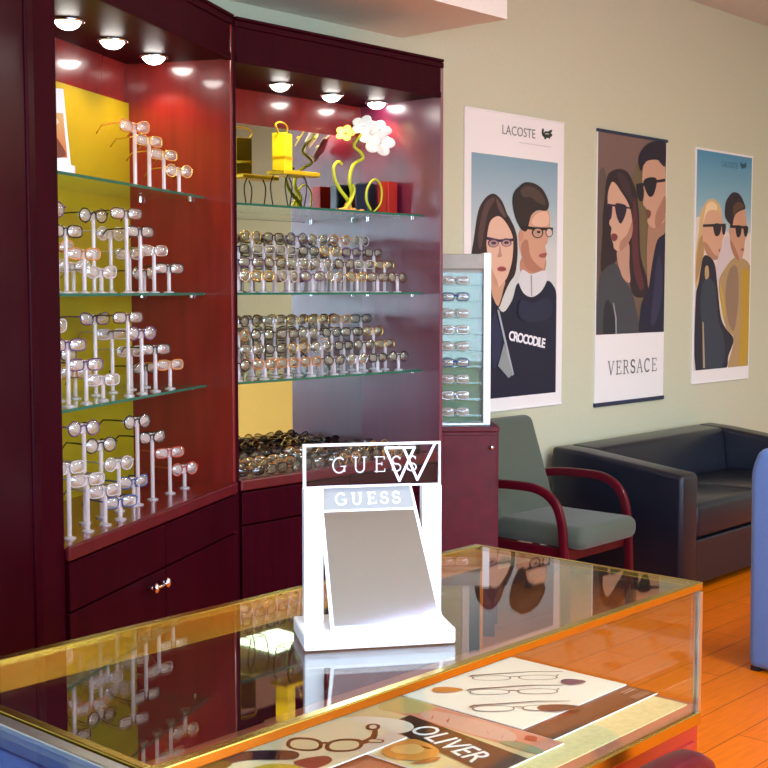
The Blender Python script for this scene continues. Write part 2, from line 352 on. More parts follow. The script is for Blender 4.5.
ART_B = [
    ('s',(112,96,66),[(391,1358),(469,1459),(536,1524),(756,1542),(785,612),(492,614),(434,1037)]),
    ('s',(96,80,72),[(9,1310),(94,1339),(105,851),(21,762)]),
    ('s',(46,30,38),[(97,1318),(138,1365),(237,1390),(325,1378),(385,1328),(431,1261),(465,1138),(474,1026),(496,874),(581,720),(562,638),(422,639),(362,735),(326,843),(203,841),(173,746),(64,768),(46,846),(61,1013),(61,1105),(79,1211)]),
    ('s',(92,42,52),[(406,1240),(443,1134),(459,978),(474,845),(536,706),(490,675),(418,784),(391,952),(387,1095)]),
    ('s',(64,44,50),[(212,1370),(301,1352),(359,1285),(396,1191),(327,1235),(258,1291)]),
    ('s',(190,150,126),[(224,912),(350,957),(362,820),(374,723),(306,739),(249,800)]),
    ('s',(66,68,74),[(23,710),(74,786),(160,828),(237,817),(295,741),(387,675),(447,554),(493,406),(247,404),(24,407)]),
    ('s',(40,40,48),[(111,616),(177,580),(212,485),(203,408),(94,405),(81,511)]),
    ('p',(150,150,156),[(183,598),(196,598),(227,508),(232,407),(218,407),(211,509)]),
    ('s',(208,168,142),[(154,1306),(115,1243),(115,1166),(138,1097),(132,1062),(158,1039),(151,996),(179,947),(190,919),(246,908),(340,952),(392,1024),(375,1134),(330,1201),(255,1259),(199,1299)]),
    ('s',(174,128,108),[(257,907),(340,950),(392,1024),(383,1083),(333,1010),(256,960)]),
    ('s',(128,58,60),[(156,1001),(199,1008),(228,989),(200,964),(167,969)]),
    ('p',(40,22,46),[(115,1180),(374,1169),(374,1160),(115,1168)]),
    ('s',(46,26,52),[(195,1182),(255,1187),(317,1176),(314,1134),(281,1085),(253,1069),(221,1095),(198,1141)]),
    ('s',(46,26,52),[(119,1174),(160,1174),(161,1133),(149,1092),(119,1090),(107,1136)]),
    ('s',(26,26,54),[(681,1033),(775,1061),(797,405),(640,405),(493,404),(494,541),(527,626),(580,669),(616,798),(648,922)]),
    ('s',(170,128,104),[(590,1091),(772,1148),(776,1036),(683,984),(627,847),(584,687),(562,846),(564,981)]),
    ('s',(200,158,132),[(511,1438),(561,1466),(700,1482),(763,1464),(774,1136),(716,1084),(648,1057),(591,1067),(559,1094),(571,1133),(542,1171),(506,1200),(520,1270),(493,1341)]),
    ('s',(170,122,100),[(668,1057),(774,1136),(770,1259),(712,1207),(654,1131)]),
    ('s',(34,24,46),[(443,1460),(484,1522),(574,1572),(696,1592),(760,1585),(764,1444),(704,1458),(668,1474),(561,1463),(509,1432),(475,1394)]),
    ('p',(30,22,34),[(427,1313),(766,1367),(767,1348),(648,1332),(427,1289)]),
    ('s',(32,22,38),[(507,1336),(580,1362),(659,1360),(656,1308),(622,1254),(575,1246),(532,1283)]),
    ('s',(32,22,38),[(429,1295),(498,1323),(509,1269),(499,1215),(452,1224)]),
    ('s',(124,64,60),[(544,1165),(589,1161),(601,1141),(576,1109),(562,1134)]),
    ('s',(50,46,76),[(675,848),(722,874),(753,675),(686,489),(614,478),(644,675)]),
]
ART_C = [
    ('s',(226,214,202),[(2,1015),(152,1046),(372,1028),(603,955),(803,988),(838,545),(862,97),(40,93)]),
    ('s',(214,182,128),[(70,1107),(121,1168),(186,1206),(254,1212),(328,1181),(360,1128),(345,1067),(233,1049),(156,942),(132,850),(97,732),(47,634),(20,660),(15,796),(32,913),(55,991)]),
    ('s',(238,212,166),[(148,1163),(228,1193),(297,1170),(271,1123),(177,1099),(112,1032)]),
    ('s',(176,144,96),[(62,939),(115,967),(124,850),(70,732),(33,667),(28,796)]),
    ('s',(216,170,138),[(157,1118),(257,1142),(343,1116),(384,1068),(409,1006),(376,938),(364,881),(333,830),(270,813),(173,844),(113,930),(110,1031)]),
    ('s',(184,134,106),[(116,928),(184,910),(254,859),(333,830),(270,813),(173,844)]),
    ('s',(170,96,90),[(375,879),(371,873),(358,869),(343,868),(330,872),(325,878),(330,884),(342,888),(358,889),(370,885)]),
    ('p',(48,34,36),[(109,1042),(421,1059),(422,1040),(110,1025)]),
    ('s',(44,30,40),[(250,1047),(352,1051),(346,994),(305,970),(266,985)]),
    ('s',(44,30,40),[(368,1050),(422,1050),(410,989),(376,991)]),
    ('s',(214,200,200),[(408,961),(469,964),(500,885),(494,804),(425,762),(331,668),(281,734),(306,801)]),
    ('s',(180,150,104),[(339,675),(424,762),(546,832),(673,831),(773,794),(822,712),(845,406),(864,90),(670,88),(489,86),(570,279),(453,359),(363,548)]),
    ('s',(192,154,48),[(657,724),(760,753),(805,615),(809,337),(744,103),(649,100),(671,409)]),
    ('s',(150,122,98),[(482,750),(597,765),(621,547),(571,343),(483,399),(433,575)]),
    ('s',(196,164,70),[(351,642),(389,615),(437,467),(420,413),(379,508)]),
    ('s',(38,32,52),[(115,824),(187,838),(275,788),(318,649),(375,438),(453,353),(565,279),(492,168),(467,90),(270,89),(44,91),(28,550),(66,667)]),
    ('s',(52,60,76),[(113,654),(206,694),(291,628),(341,415),(431,278),(410,103),(161,101),(124,353),(92,511)]),
    ('s',(188,160,110),[(144,759),(184,773),(200,707),(152,687)]),
    ('p',(178,160,130),[(122,405),(138,405),(169,101),(142,102)]),
    ('s',(206,156,126),[(524,1114),(595,1151),(680,1168),(715,1088),(724,1013),(698,944),(688,889),(667,838),(621,815),(550,842),(505,898),(482,965),(478,1054)]),
    ('s',(174,120,96),[(488,951),(547,913),(608,846),(621,815),(550,842),(505,898)]),
    ('s',(42,28,40),[(405,1109),(412,1195),(462,1247),(518,1272),(590,1269),(643,1241),(696,1176),(638,1157),(572,1136),(531,1101),(513,1053),(464,1064)]),
    ('s',(92,62,46),[(521,1181),(607,1212),(672,1181),(580,1153),(530,1114)]),
    ('p',(46,32,30),[(478,1052),(737,1052),(738,1034),(479,1033)]),
    ('s',(40,26,36),[(559,1048),(640,1048),(634,992),(603,972),(573,985)]),
    ('s',(40,26,36),[(673,1047),(741,1048),(728,988),(690,985)]),
    ('s',(150,88,78),[(688,892),(684,886),(672,882),(658,882),(646,885),(641,891),(645,896),(657,900),(672,900),(683,897)]),
]
# ---------------------------------------------------------------- the room
XL, XR, YF, YB, ZC = -3.0, 9.6, -3.0, 4.12, 3.43
struct('floor', box(B(), XL-.1, XR+.1, YF-.1, YB+.1, -.1, 0), M['floor'])
struct('ceiling', box(B(), XL-.1, XR+.1, YF-.1, YB+.1, ZC, ZC+.1), M['ceil'])
struct('wall_back', box(B(), XL-.1, XR+.1, YB, YB+.1, 0, ZC), M['wall'])
def wall_with_window(name, axis, p0, p1, a0, a1, w0, w1, z0, z1, m):
    bm = B()
    for (u0, u1, q0, q1) in ((a0, w0, 0, ZC), (w1, a1, 0, ZC), (w0, w1, 0, z0), (w0, w1, z1, ZC)):
        if axis == 'y': box(bm, u0, u1, p0, p1, q0, q1)
        else: box(bm, p0, p1, u0, u1, q0, q1)
    struct(name, bm, m)
def window(n, axis, p, w0, w1, z0, z1, ndiv):
    fr = B(); pn = B(); t = .05
    def bb(bm, u0, u1, q0, q1, d): 
        if axis == 'y': box(bm, u0, u1, p-d, p+d, q0, q1)
        else: box(bm, p-d, p+d, u0, u1, q0, q1)
    bb(fr, w0, w1, z0, z0+t, .03); bb(fr, w0, w1, z1-t, z1, .03)
    for i in range(ndiv+1):
        u = w0+(w1-w0-t)*i/ndiv; bb(fr, u, u+t, z0+t, z1-t, .03)
    bb(pn, w0+.02, w1-.02, z0+.02, z1-.02, .003)
    f = struct('window_%d' % n, fr, M['white']); link('pane', pn, M['winpane'], f)
    L = bpy.data.lights.new('daylight_portal_%d' % n, 'AREA'); L.shape = 'RECTANGLE'; L.size = w1-w0; L.size_y = z1-z0; L.cycles.is_portal = True
    o = bpy.data.objects.new('daylight_portal_%d' % n, L); COL.objects.link(o)
    return o
wall_with_window('wall_front', 'y', YF-.1, YF, XL-.1, XR+.1, -1.8, 4.6, .75, 2.7, M['wall'])
wall_with_window('wall_left', 'x', XL-.1, XL, YF, YB, -2.4, 2.0, .75, 2.7, M['wall'])
struct('wall_right', box(B(), XR, XR+.1, YF, YB, 0, ZC), M['sage'])
o = window(1, 'y', YF-.05, -1.8, 4.6, .75, 2.7, 4); o.location = (1.4, YF-.02, 1.725); o.rotation_euler = (PI/2, 0, 0)
o = window(2, 'x', XL-.05, -2.4, 2.0, .75, 2.7, 3); o.location = (XL-.02, -.2, 1.725); o.rotation_euler = (PI/2, 0, -PI/2)
struct('trim_1', box(B(), 1.2, 4.655, 3.49, YB, 2.80, ZC), M['soffit'])            # boxed soffit over the cabinets
struct('baseboard_back', box(B(), 5.0, XR, YB-.015, YB, 0, .10, .004), M['base'])

# ---------------------------------------------------------------- wall posters
A_ORG = (5.135, .955); B_ORG = (6.36, .925); C_ORG = (7.51, .985)
def poster(name, org, w, h, label, rails=False):
    r = empty(name, (org[0], YB, org[1]), 0, label, 'poster', 'eyewear posters on the wall')
    link('sheet', box(B(), 0, w, -.008, -.001, 0, h), M['paper'], r)
    if rails:
        for z in (0, h-.010): link('hanging_strip', box(B(), -.001, w+.001, -.012, 0, z, z+.010, .002), M['paper'], r)
    return r
PM = Matrix(((1,0,0,0),(0,0,-1,-.0083),(0,1,0,0),(0,0,0,1)))        # local x,y -> poster x,z ; faces -y
def rect(x0, y0, x1, y1): return [(x0,y0),(x1,y0),(x1,y1),(x0,y1)]
def art(A): return [(c, [(x/1000, y/1000) for x, y in pts], md == 's') for md, c, pts in A]
def clip(layers, x0, y0, x1, y1):
    """keep the printed shapes inside the printed rectangle"""
    out = []
    for c, pts, sm in layers:
        if sm: pts = [(p.x, p.y) for p in catmull([(*p, 0) for p in pts], 4, True)]
        for ax, lim, sg in ((0,x0,1),(0,x1,-1),(1,y0,1),(1,y1,-1)):
            q = []
            for i in range(len(pts)):
                a, b = pts[i-1], pts[i]; da, db = (a[ax]-lim)*sg, (b[ax]-lim)*sg
                if (da < 0) != (db < 0):
                    t = da/(da-db); q.append((a[0]+(b[0]-a[0])*t, a[1]+(b[1]-a[1])*t))
                if db >= 0: q.append(b)
            pts = q
            if len(pts) < 3: break
        if len(pts) >= 3: out.append((c, pts, False))
    return out
CROC = [(0,.55),(.03,.9),(.14,1),(.22,.85),(.16,.62),(.34,.78),(.62,.80),(.82,.95),(1,.98),(.96,.80),(.84,.70),(1,.62),(.98,.45),(.82,.36),(.80,.22),(.68,.2),(.66,.28),(.42,.22),(.38,.10),(.26,.12),(.24,.26),(.08,.36)]
pa = poster('eyewear_poster', A_ORG, .885, 1.575, 'white bordered poster of a woman and man in eyeglasses with navy sweater, nearest the cabinets', True)
x0, y0, x1, y1 = .055, .072, .825, 1.348
colmesh('photo_print', clip([(('a3bac2','7fa3b4'), rect(x0,1.12,x1,y1), False), (('d6d8d4','cdd2ce'), rect(x0,y0,x1,.86), False), (('cdd2ce','a3bac2'), rect(x0,.86,x1,1.12), False)]+art(ART_A), x0, y0, x1, y1), pa, M['print'], PM)
PT = lambda x, z, sh=0: PM @ Matrix.Translation((x, z, .0012)) @ Matrix.Rotation(sh, 4, 'Z')
text('lettering', 'LACOSTE', .070, M['lettergrey'], pa, PT(.460, 1.484), align='CENTER', space=1.02)
colmesh('fine_line', [('d2ccc8', rect(.46,1.428,.76,1.432), False)], pa, M['print'], PT(0,0))
t_ = text('sweater_lettering', 'CROCODILE', .070, M['letterwhite'], pa, PT(.545, .374, -.16) @ Matrix.Translation((0,0,.004)), space=.80, off=.0025)
colmesh('emblem', [('2a332e', [(.668+a*.10, 1.460+b*.066) for a, b in CROC], False), ('d8d4cc', [(.70,1.495),(.735,1.497),(.735,1.502),(.70,1.500)], False)], pa, M['print'], PT(0,0))
pb = poster('sunglasses_poster', B_ORG, .785, 1.60, 'dark narrow poster of a couple in sunglasses above a white lettered band')
for z0, z1 in ((-.012, .012), (1.588, 1.606)): link('hanging_rail', box(B(), -.004, .789, -.016, 0, z0, z1, .003), M['navy'], pb)
x0, y0, x1, y1 = .006, .413, .779, 1.588
colmesh('photo_print', clip([(('6a5744','7a625c'), rect(x0,y0,x1,y1), False)]+art(ART_B), x0, y0, x1, y1), pb, M['print'], PM)
serif('lettering', 'VERSACE', .082, .565, M['lettergrey'], pb, PT(.418, .212), 1.22, .12)
pc = poster('sunglasses_poster', C_ORG, .80, 1.535, 'blue-sky poster of a blond woman and a man in sunglasses, farthest from the cabinets', True)
x0, y0, x1, y1 = .018, .09, .785, 1.52
colmesh('photo_print', clip([(('dccfc2','4f93b4'), rect(x0,y0,x1,y1), False), (('dcd0c4','c3d0d0'), rect(x0,y0,x1,.95), False), (('c3d0d0','86b4c4'), rect(x0,.95,x1,1.2), False), (('86b4c4','4b8fb2'), rect(x0,1.2,x1,y1), False)]+art(ART_C), x0, y0, x1, y1), pc, M['print'], PM)
text('lettering', 'LACOSTE', .054, M['letterdim'], pc, PT(.462, 1.450), space=1.02)
colmesh('emblem', [('2c5a6c', [(.61+a*.095, 1.430+b*.055) for a, b in CROC], False)], pc, M['print'], PT(0,0))

# ---------------------------------------------------------------- display cabinets
def light_spot(loc, e, col=(1,.64,.25), size=2.3, r=.03):
    L = bpy.data.lights.new('cabinet_spot', 'SPOT'); L.energy = e; L.color = col; L.spot_size = size; L.spot_blend = .6; L.shadow_soft_size = r
    o = bpy.data.objects.new('cabinet_spot', L); COL.objects.link(o); o.location = loc; return o
def cabinet(name, loc, rz, w, depth, sl, sr, back, shelves, shelf_y, lamps, label, drawer_z):
    """front-left-bottom corner at loc; x along the front, y into the cabinet"""
    r = empty(name, loc, rz, label, 'display cabinet', 'lit cherry display cabinets')
    DZ, CZ, TZ = .88, 2.44, 2.60
    ch, ci = M['cherry'], M['cherry_in']
    link('side_panel', box(B(), 0, sl, 0, depth, 0, TZ-.02, .003), ch, r)
    link('side_panel', box(B(), w-sr, w, 0, depth, 0, TZ-.02, .003), M['cherry_tinted_gloss'] if back == 'mirror' else ci, r)
    link('back_board', box(B(), sl, w-sr, depth-.006, depth, 0, CZ), ci, r)
    link('mirror' if back == 'mirror' else 'back_panel', box(B(), sl, w-sr, depth-.012, depth-.0065, DZ+.001, 2.295), M[back], r)
    top = box(B(), sl, w-sr, .02, depth, CZ, CZ+.02)
    link('top_board', top, ch, r)
    link('fascia', box(box(B(), sl, w-sr, 0, .02, CZ-.004, TZ-.03, .002), sl, w-sr, -.004, .0, CZ-.004, CZ+.022, .001), ch, r)
    link('cornice', box(box(B(), .01, w-.012, -.014, depth-.02, TZ-.012, TZ, .003), .006, w-.006, -.007, depth, TZ-.036, TZ-.012, .003), ch, r)
    dk = link('deck', box(B(), sl, w-sr, .0, depth-.012, DZ-.03, DZ), ci, r); link('nosing', box(B(), sl-.004, w-sr+.004, -.016, 0, DZ-.036, DZ+.006, .006), M['cherry_mid'], dk)
    link('plinth', box(B(), sl, w-sr, .03, .05, 0, .09), ch, r)
    # drawer row and doors under the deck
    iw = w-sl-sr
    for k in range(2):
        a = sl+iw*k/2+.002; b = sl+iw*(k+1)/2-.002
        d = link('drawer', box(B(), a, b, -.012, .008, drawer_z, DZ-.042, .003), ch, r)
        d2 = link('door', box(B(), a, b, -.012, .008, .095, drawer_z-.006, .003), ch, r)
    for z in shelves:
        g = link('glass_shelf', box(B(), sl+.003, w-sr-.003, shelf_y, depth-.014, z-.005, z+.003), M['shelf'], r)
        link('polished_edge', box(B(), sl+.003, w-sr-.003, shelf_y-.0025, shelf_y, z-.006, z+.003), M['shelf_edge'], g)
        for px in (sl+.012, w-sr-.012):
            for py in (shelf_y+.05, depth-.06):
                pin = B(); cyl(pin, (px, py, z-.016), .006, .011, 8); link('shelf_pin', pin, M['chrome'], g)
    mw = Matrix.Translation(loc) @ Matrix.Rotation(rz, 4, 'Z')
    for (lx, ly) in lamps:
        ring = B(); sweep(ring, [(lx+.047*math.cos(a), ly+.047*math.sin(a), CZ-.003) for a in [2*PI*i/24 for i in range(24)]], circ(.006, 6), closed=True)
        dl = link('downlight', ring, M['chrome'], r, True)
        bl = B(); ball(bl, (lx, ly, CZ-.001), .041, 1, 1, .72, 16, 10); link('bulb', bl, M['bulb'], dl, True)
        light_spot(mw @ Vector((lx, ly, CZ-.03)), SPOT_W)
    return r, mw
SPOT_W = 9
A27 = math.radians(27)
P0 = Vector((3.13, 3.60, 0)); E1 = Vector((-math.cos(A27), -math.sin(A27), 0))
LW = 1.40
LO = P0 + E1*(LW-.02)
SHL = (1.942, 1.587, 1.245)
lcab, LM = cabinet('display_cabinet', LO, A27, LW, .42, .125, .02, 'yellow', SHL, .11, [(LW-.02-.76,.235), (LW-.02-.433,.25), (LW-.02-.125,.245)],
    'tall angled cherry cabinet with yellow back panel and glass shelves of eyeglasses', .70)
RO = Vector((3.156, 3.62, 0)); RW = 1.216
SHR = (1.93, 1.587, 1.243)
rcab, RMx = cabinet('display_cabinet', RO, 0, RW, .485, .018, .02, 'mirror', SHR, .10, [(.488,.265), (.839,.315), (1.13,.32)],
    'tall cherry cabinet with mirror back and glass shelves, flat against the wall', .715)
# handles: two chrome posts with a bow on the left doors
def KIDS_OF(p, nm): return [o for o in COL.objects if o.parent == p and o.name.split('.')[0] == nm]
def pull(parent, x, z, w=.085):
    bm = B()
    for s in (-1, 1): cyl(bm, (x+s*w/2, -.012, z), .006, -.03, 10, ax='Y'); ball(bm, (x+s*w/2, -.044, z), .013, 1, .8, 1.3)
    sweep(bm, [(x-w/2, -.043, z), (x, -.048, z), (x+w/2, -.043, z)], circ(.005, 8))
    link('handle', bm, M['chrome'], parent, True)
ld = KIDS_OF(lcab, 'door'); pull(ld[0], .655, .66); 
rd = KIDS_OF(rcab, 'door'); pull(rd[0], .52, .60)
# closed tall cupboard at the far left
A3 = math.radians(46)
e3 = Vector((-math.cos(A3), -math.sin(A3), 0)); TW = .9
t = empty('tall_cupboard', LO + e3*(TW+.012) + Vector((0,0,0)), A3, 'tall closed cherry cupboard at the left end of the cabinet run', 'cupboard')
link('carcass', box(B(), 0, TW, .02, .40, 0, 2.58, .003), M['cherry'], t)
for k in range(2):
    d = link('door', box(B(), .01+k*.40, .40+k*.40, -.002, .02, .1, 2.55, .004), M['cherry'], t)
    hb = B(); sweep(hb, [(.05+k*.40, -.002, .5), (.05+k*.40, -.03, .51), (.05+k*.40, -.03, .62), (.05+k*.40, -.002, .63)], circ(.005, 8)); link('handle', hb, M['chrome'], d, True)
link('stile', box(B(), .815, .90, -.008, .02, 0, 2.58, .006), M['cherry'], t)

# ---------------------------------------------------------------- eyeglasses and risers
FCOL = {'black': (.012,.011,.012), 'brown': (.085,.03,.014), 'gold': (.75,.48,.12), 'silver': (.62,.62,.65), 'purple': (.10,.035,.12), 'red': (.40,.05,.03), 'blue': (.03,.07,.22), 'amber': (.50,.19,.05), 'clear grey': (.42,.38,.38), 'pink': (.62,.30,.28)}
FM = {k: mat(k.replace(' ', '_')+'_frame', v, .25, 1 if k in ('gold', 'silver') else 0, .4, noise=(30,.25,(1,1,1))) for k, v in FCOL.items()}
def rim(shape, sx):
    pts = []
    for i in range(16):
        a = 2*PI*i/16; c, s = math.cos(a), math.sin(a)
        if shape == 'round': x, z = .0235*c, .0225*s
        elif shape == 'rect':
            x = .027*math.copysign(abs(c)**.6, c); z = .0175*math.copysign(abs(s)**.6, s)
        else: x = .027*math.copysign(abs(c)**.75, c); z = .019*math.copysign(abs(s)**.8, s)+.006*c*(s > -.2)
        pts.append((sx*(.034+x), 0, z))
    return pts
PROTO = {}
def eyeglasses(shape, colour, folded, dark=False, green=False):
    k = (shape, colour, folded, dark, green)
    if k in PROTO: return copy_tree(PROTO[k])
    geo = ('geo', shape, folded)
    if geo not in PROTO:
        fr = B()
        for sx in (-1, 1): sweep(fr, rim(shape, sx), circ(.0026, 6), up=(0,1,0), closed=True)
        sweep(fr, [(-.010,0,.006),(0,-.002,.010),(.010,0,.006)], circ(.0026, 6), up=(0,1,0))
        lens = []
        for sx in (-1, 1):
            b = B(); p = rim(shape, sx); q = [(.98*(a-sx*.034)+sx*.034, -.0006, z*.98) for a, _, z in p]; cc = b.verts.new((sx*.034, -.0062, .001)); o1 = [b.verts.new(v_) for v_ in q]; m1 = [b.verts.new((sx*.034+(a-sx*.034)*.55, -.0046, z*.55)) for a, _, z in q]; n_ = len(q)
            for i_ in range(n_):
                j_ = (i_+1) % n_; b.faces.new([o1[i_], o1[j_], m1[j_], m1[i_]]); b.faces.new([m1[i_], m1[j_], cc])
            me = bpy.data.meshes.new('lens'); bmesh.ops.recalc_face_normals(b, faces=b.faces); b.to_mesh(me); b.free(); lens.append(me)
        tem = []
        for sx in (-1, 1):
            b = B()
            if folded: pth = [(sx*.061,0,.008),(sx*.064,.006,.008),(sx*.052,.010+.002*sx,.006),(-sx*.02,.012+.003*sx,.003),(-sx*.05,.012+.003*sx,-.010)]
            else: pth = [(sx*.060,0,.008),(sx*.066,.004,.008),(sx*.067,.05,.008),(sx*.066,.092,.006),(sx*.064,.122,-.018)]
            sweep(b, pth, circ(.0016, 6, .0028))
            me = bpy.data.meshes.new('temple'); bmesh.ops.recalc_face_normals(b, faces=b.faces); b.to_mesh(me); b.free(); tem.append(me)
        me = bpy.data.meshes.new('front_frame'); bmesh.ops.recalc_face_normals(fr, faces=fr.faces); fr.to_mesh(me); fr.free()
        for m_ in [me]+lens+tem:
            for p in m_.polygons: p.use_smooth = True
            m_.materials.append(FM['black'])
        PROTO[geo] = (me, lens, tem)
    me, lens, tem = PROTO[geo]
    r = empty('sunglasses' if dark else 'eyeglasses', cat='sunglasses' if dark else 'eyeglasses')
    r.empty_display_size = .02
    def child(nm, mesh, m_):
        o = bpy.data.objects.new(nm, mesh); COL.objects.link(o); o.parent = r; o.material_slots[0].link = 'OBJECT'; o.material_slots[0].material = m_
        KIDS.setdefault(r.name, []).append(o)
    child('front_frame', me, FM[colour])
    for x in lens: child('lens', x, M['darklens'] if dark else M['greenlens' if green else 'lens'])
    for x in tem: child('temple', x, FM[colour])
    PROTO[k] = r
    return r
RIS = {}
def riser(h):
    k = round(h, 3)
    if k in RIS: c = RIS[k].copy(); COL.objects.link(c); return c
    b = B(); cyl(b, (0,0,0), .019, .004, 16); cyl(b, (0,0,.004), .014, .004, 16, .006); cyl(b, (0,0,.008), .0068, h-.018, 10)
    sad = [(-.054, 0, h+.004), (-.050, 0, h+.015), (-.030, 0, h+.022), (-.010, 0, h+.018), (0, 0, h+.022), (.010, 0, h+.018), (.030, 0, h+.022), (.050, 0, h+.015), (.054, 0, h+.004), (.030, 0, h-.004), (.009, 0, h-.012), (-.009, 0, h-.012), (-.030, 0, h-.004)]
    prism(b, [(x, .004, z) for x, _, z in sad], (0, .014, 0), .004, 2)
    r = link('display_riser', b, M['acryl'], None, 'auto'); r['category'] = 'riser'; RIS[k] = r
    return r
ORD = ['', 'first', 'second', 'third', 'fourth', 'fifth', 'sixth', 'seventh', 'eighth', 'ninth']
def put(o, mx, x, y, z, rz=0, rx=0):
    p = mx @ Vector((x, y, z)); a = math.atan2(mx[1][0], mx[0][0])
    o.location = p; o.rotation_euler = (rx, 0, a+rz)
def on_riser(mx, x, y, z, h, shape, colour, where, gl_group, st_group, folded=False, dark=False, turn=0, green=False):
    s = riser(h); put(s, mx, x, y, z, turn); tag(s, 'clear acrylic riser, '+where, 'riser', st_group)
    g = eyeglasses(shape, colour, folded, dark, green); put(g, mx, x, y-.0005, z+h+.006, turn+random.uniform(-.12, .12))
    tag(g, ('%s %s on riser, ' % (colour, 'sunglasses' if dark else 'eyeglasses'))+where, None, gl_group)
SHP = ['rect', 'round', 'cat', 'rect']
HN = ['tallest', 'second tallest', 'third tallest', 'shortest']
def stair(mx, ss, ts, z, hs, where, gg, sg, cols):
    """a stair of risers running down to the right; where names the stair"""
    for i, (s, h) in enumerate(zip(ss, hs)):
        on_riser(mx, LW-.02-s, ts, z, h, random.choice(SHP), random.choice(cols), '%s of the %s' % (HN[i], where), gg, sg, turn=-.42)
warm = ['gold', 'amber', 'gold', 'brown']; mix = ['black', 'brown', 'gold', 'silver', 'clear grey', 'purple', 'black', 'clear grey', 'amber']
low = ['purple', 'blue', 'black', 'clear grey', 'black', 'brown', 'purple']
zt, z2, z3, zd = SHL[0]+.003, SHL[1]+.003, SHL[2]+.003, .88
GG = 'eyeglasses in the angled cabinet'; SG = 'risers in the angled cabinet'
stair(LM, (.49,.382,.267,.14), .145, zt, (.19,.155,.12,.075), 'only stair, top shelf, angled cabinet', GG, SG, warm)
H4 = (.255,.20,.14,.08)
for z, nm, cols in ((z2, 'upper shelf', mix), (z3, 'middle shelf', mix)):
    stair(LM, (.55,.45,.345,.225), .15, z, H4, 'front right stair, %s, angled cabinet' % nm, GG, SG, cols)
    stair(LM, (.56,.44,.30,.185), .265, z, (.25,.195,.13,.065), 'back right stair, %s, angled cabinet' % nm, GG, SG, cols)
    stair(LM, (1.06,.95,.84,.73), .15, z, (.24,.18,.115,.06), 'front left stair, %s, angled cabinet' % nm, GG, SG, cols)
    stair(LM, (1.0,.89,.79,.69), .27, z, H4, 'back left stair, %s, angled cabinet' % nm, GG, SG, cols)
stair(LM, (.533,.42,.28,.155), .13, zd, (.275,.21,.14,.065), 'right stair, cabinet floor, angled cabinet', GG, SG, ['clear grey', 'red', 'silver', 'black'])
stair(LM, (.888,.78,.66,.555), .135, zd, (.29,.225,.15,.075), 'middle stair, cabinet floor, angled cabinet', GG, SG, low)
stair(LM, (1.12,1.01,.90,.80), .06, zd, (.20,.15,.10,.05), 'left stair, cabinet floor, angled cabinet', GG, SG, low)
# the straight cabinet: eight columns of four risers on two shelves
GR = 'eyeglasses in the straight cabinet'; SR = 'risers in the straight cabinet'
RN = ['front', 'second', 'third', 'back']
for z, nm in ((SHR[1]+.003, 'upper'), (SHR[2]+.003, 'lower')):
    for c in range(8):
        for rw in range(4):
            x = 4.235-.133*c+random.uniform(-.006,.006)-RO.x; y = (3.765+.075*rw)-RO.y
            on_riser(RMx, x, y, z, (.06,.115,.17,.225)[rw]+(.0 if nm == 'upper' else -.006), random.choice(SHP), random.choice(mix if nm == 'upper' else ['black', 'gold', 'brown', 'amber', 'black', 'silver']),
                '%s row, %s column from right, %s rows of straight cabinet' % (RN[rw], ORD[c+1], nm), GR, SR, folded=(rw == 3), green=True)
for c in range(8):
    for rw in range(4):
        g = eyeglasses(random.choice(['rect', 'round', 'cat']), random.choice(['black', 'brown', 'black', 'gold', 'amber']), True, random.random() < .25, True)
        put(g, RMx, 1.09-.137*c, .06+.105*rw, .8995, random.uniform(-.25,.25), 0)
        tag(g, 'folded pair, %s row, %s from right, on floor of straight cabinet' % (RN[rw], ORD[c+1]), None, 'folded pairs on the straight cabinet floor')
# ---------------------------------------------------------------- things on the top shelves
ZT = SHR[0]+.003
r = empty('display_pedestal', (3.765, 3.965, ZT), 0, 'gold tray on thin black wire legs, on top shelf of straight cabinet', 'pedestal')
bm = B()
for sy in (-.045, .045):
    for sx in (-1, 1):
        sweep(bm, catmull([(sx*.045, sy, .148), (sx*.062, sy, .11), (sx*.055, sy, .05), (sx*.042, sy, .004)], 4), circ(.003, 6), up=(0,1,0))
    sweep(bm, [(-.042, sy, .004), (.042, sy, .004)], circ(.003, 6))
for sx in (-1, 1): sweep(bm, [(sx*.042, -.045, .004), (sx*.042, .045, .004)], circ(.003, 6))
link('wire_legs', bm, M['wire'], r, True)
bm = B(); prism(bm, [(-.075,-.055,.148),(.135,-.055,.148),(.15,-.03,.148),(.15,.03,.148),(.135,.055,.148),(-.075,.055,.148)], (0,0,.018), .004)
link('tray', bm, M['gold'], r)
r = empty('gift_box', (3.73, 3.965, ZT+.166), .35, 'bright yellow upright box tied with wire loop, on gold tray', 'box')
link('carton', box(B(), -.036, .036, -.03, .03, 0, .155, .003), M['yellowbox'], r)
link('label_band', box(B(), -.0365, .0365, -.0305, .0305, .045, .058), M['gold'], r)
bm = B(); sweep(bm, catmull([(-.034,0,.153),(-.06,0,.185),(-.02,0,.20),(.03,0,.197),(.05,0,.18),(.034,0,.153)], 5), circ(.0035, 6), up=(0,1,0)); link('wire_loop', bm, M['gold'], r, True)
tag(link('card_box', box(B(), -.041, .041, -.035, .035, 0, .152, .008), M['navy'], None, loc=(4.295, 4.015, ZT), rot=(0,0,.3)), 'dark blue rounded card box behind the curly stems', 'box')
tag(link('card_box', box(box(B(), -.034, .034, -.03, .03, 0, .125, .003), -.0345, .0345, -.0305, .0305, .122, .150, .003), M['red'], None, loc=(4.300, 3.885, ZT), rot=(0,0,.12)), 'red card box right of the dark blue one, top shelf', 'box')
r = empty('orchid', (4.10, 3.93, ZT), 0, 'white orchid with curly yellow-green stems on top shelf of straight cabinet', 'flower')
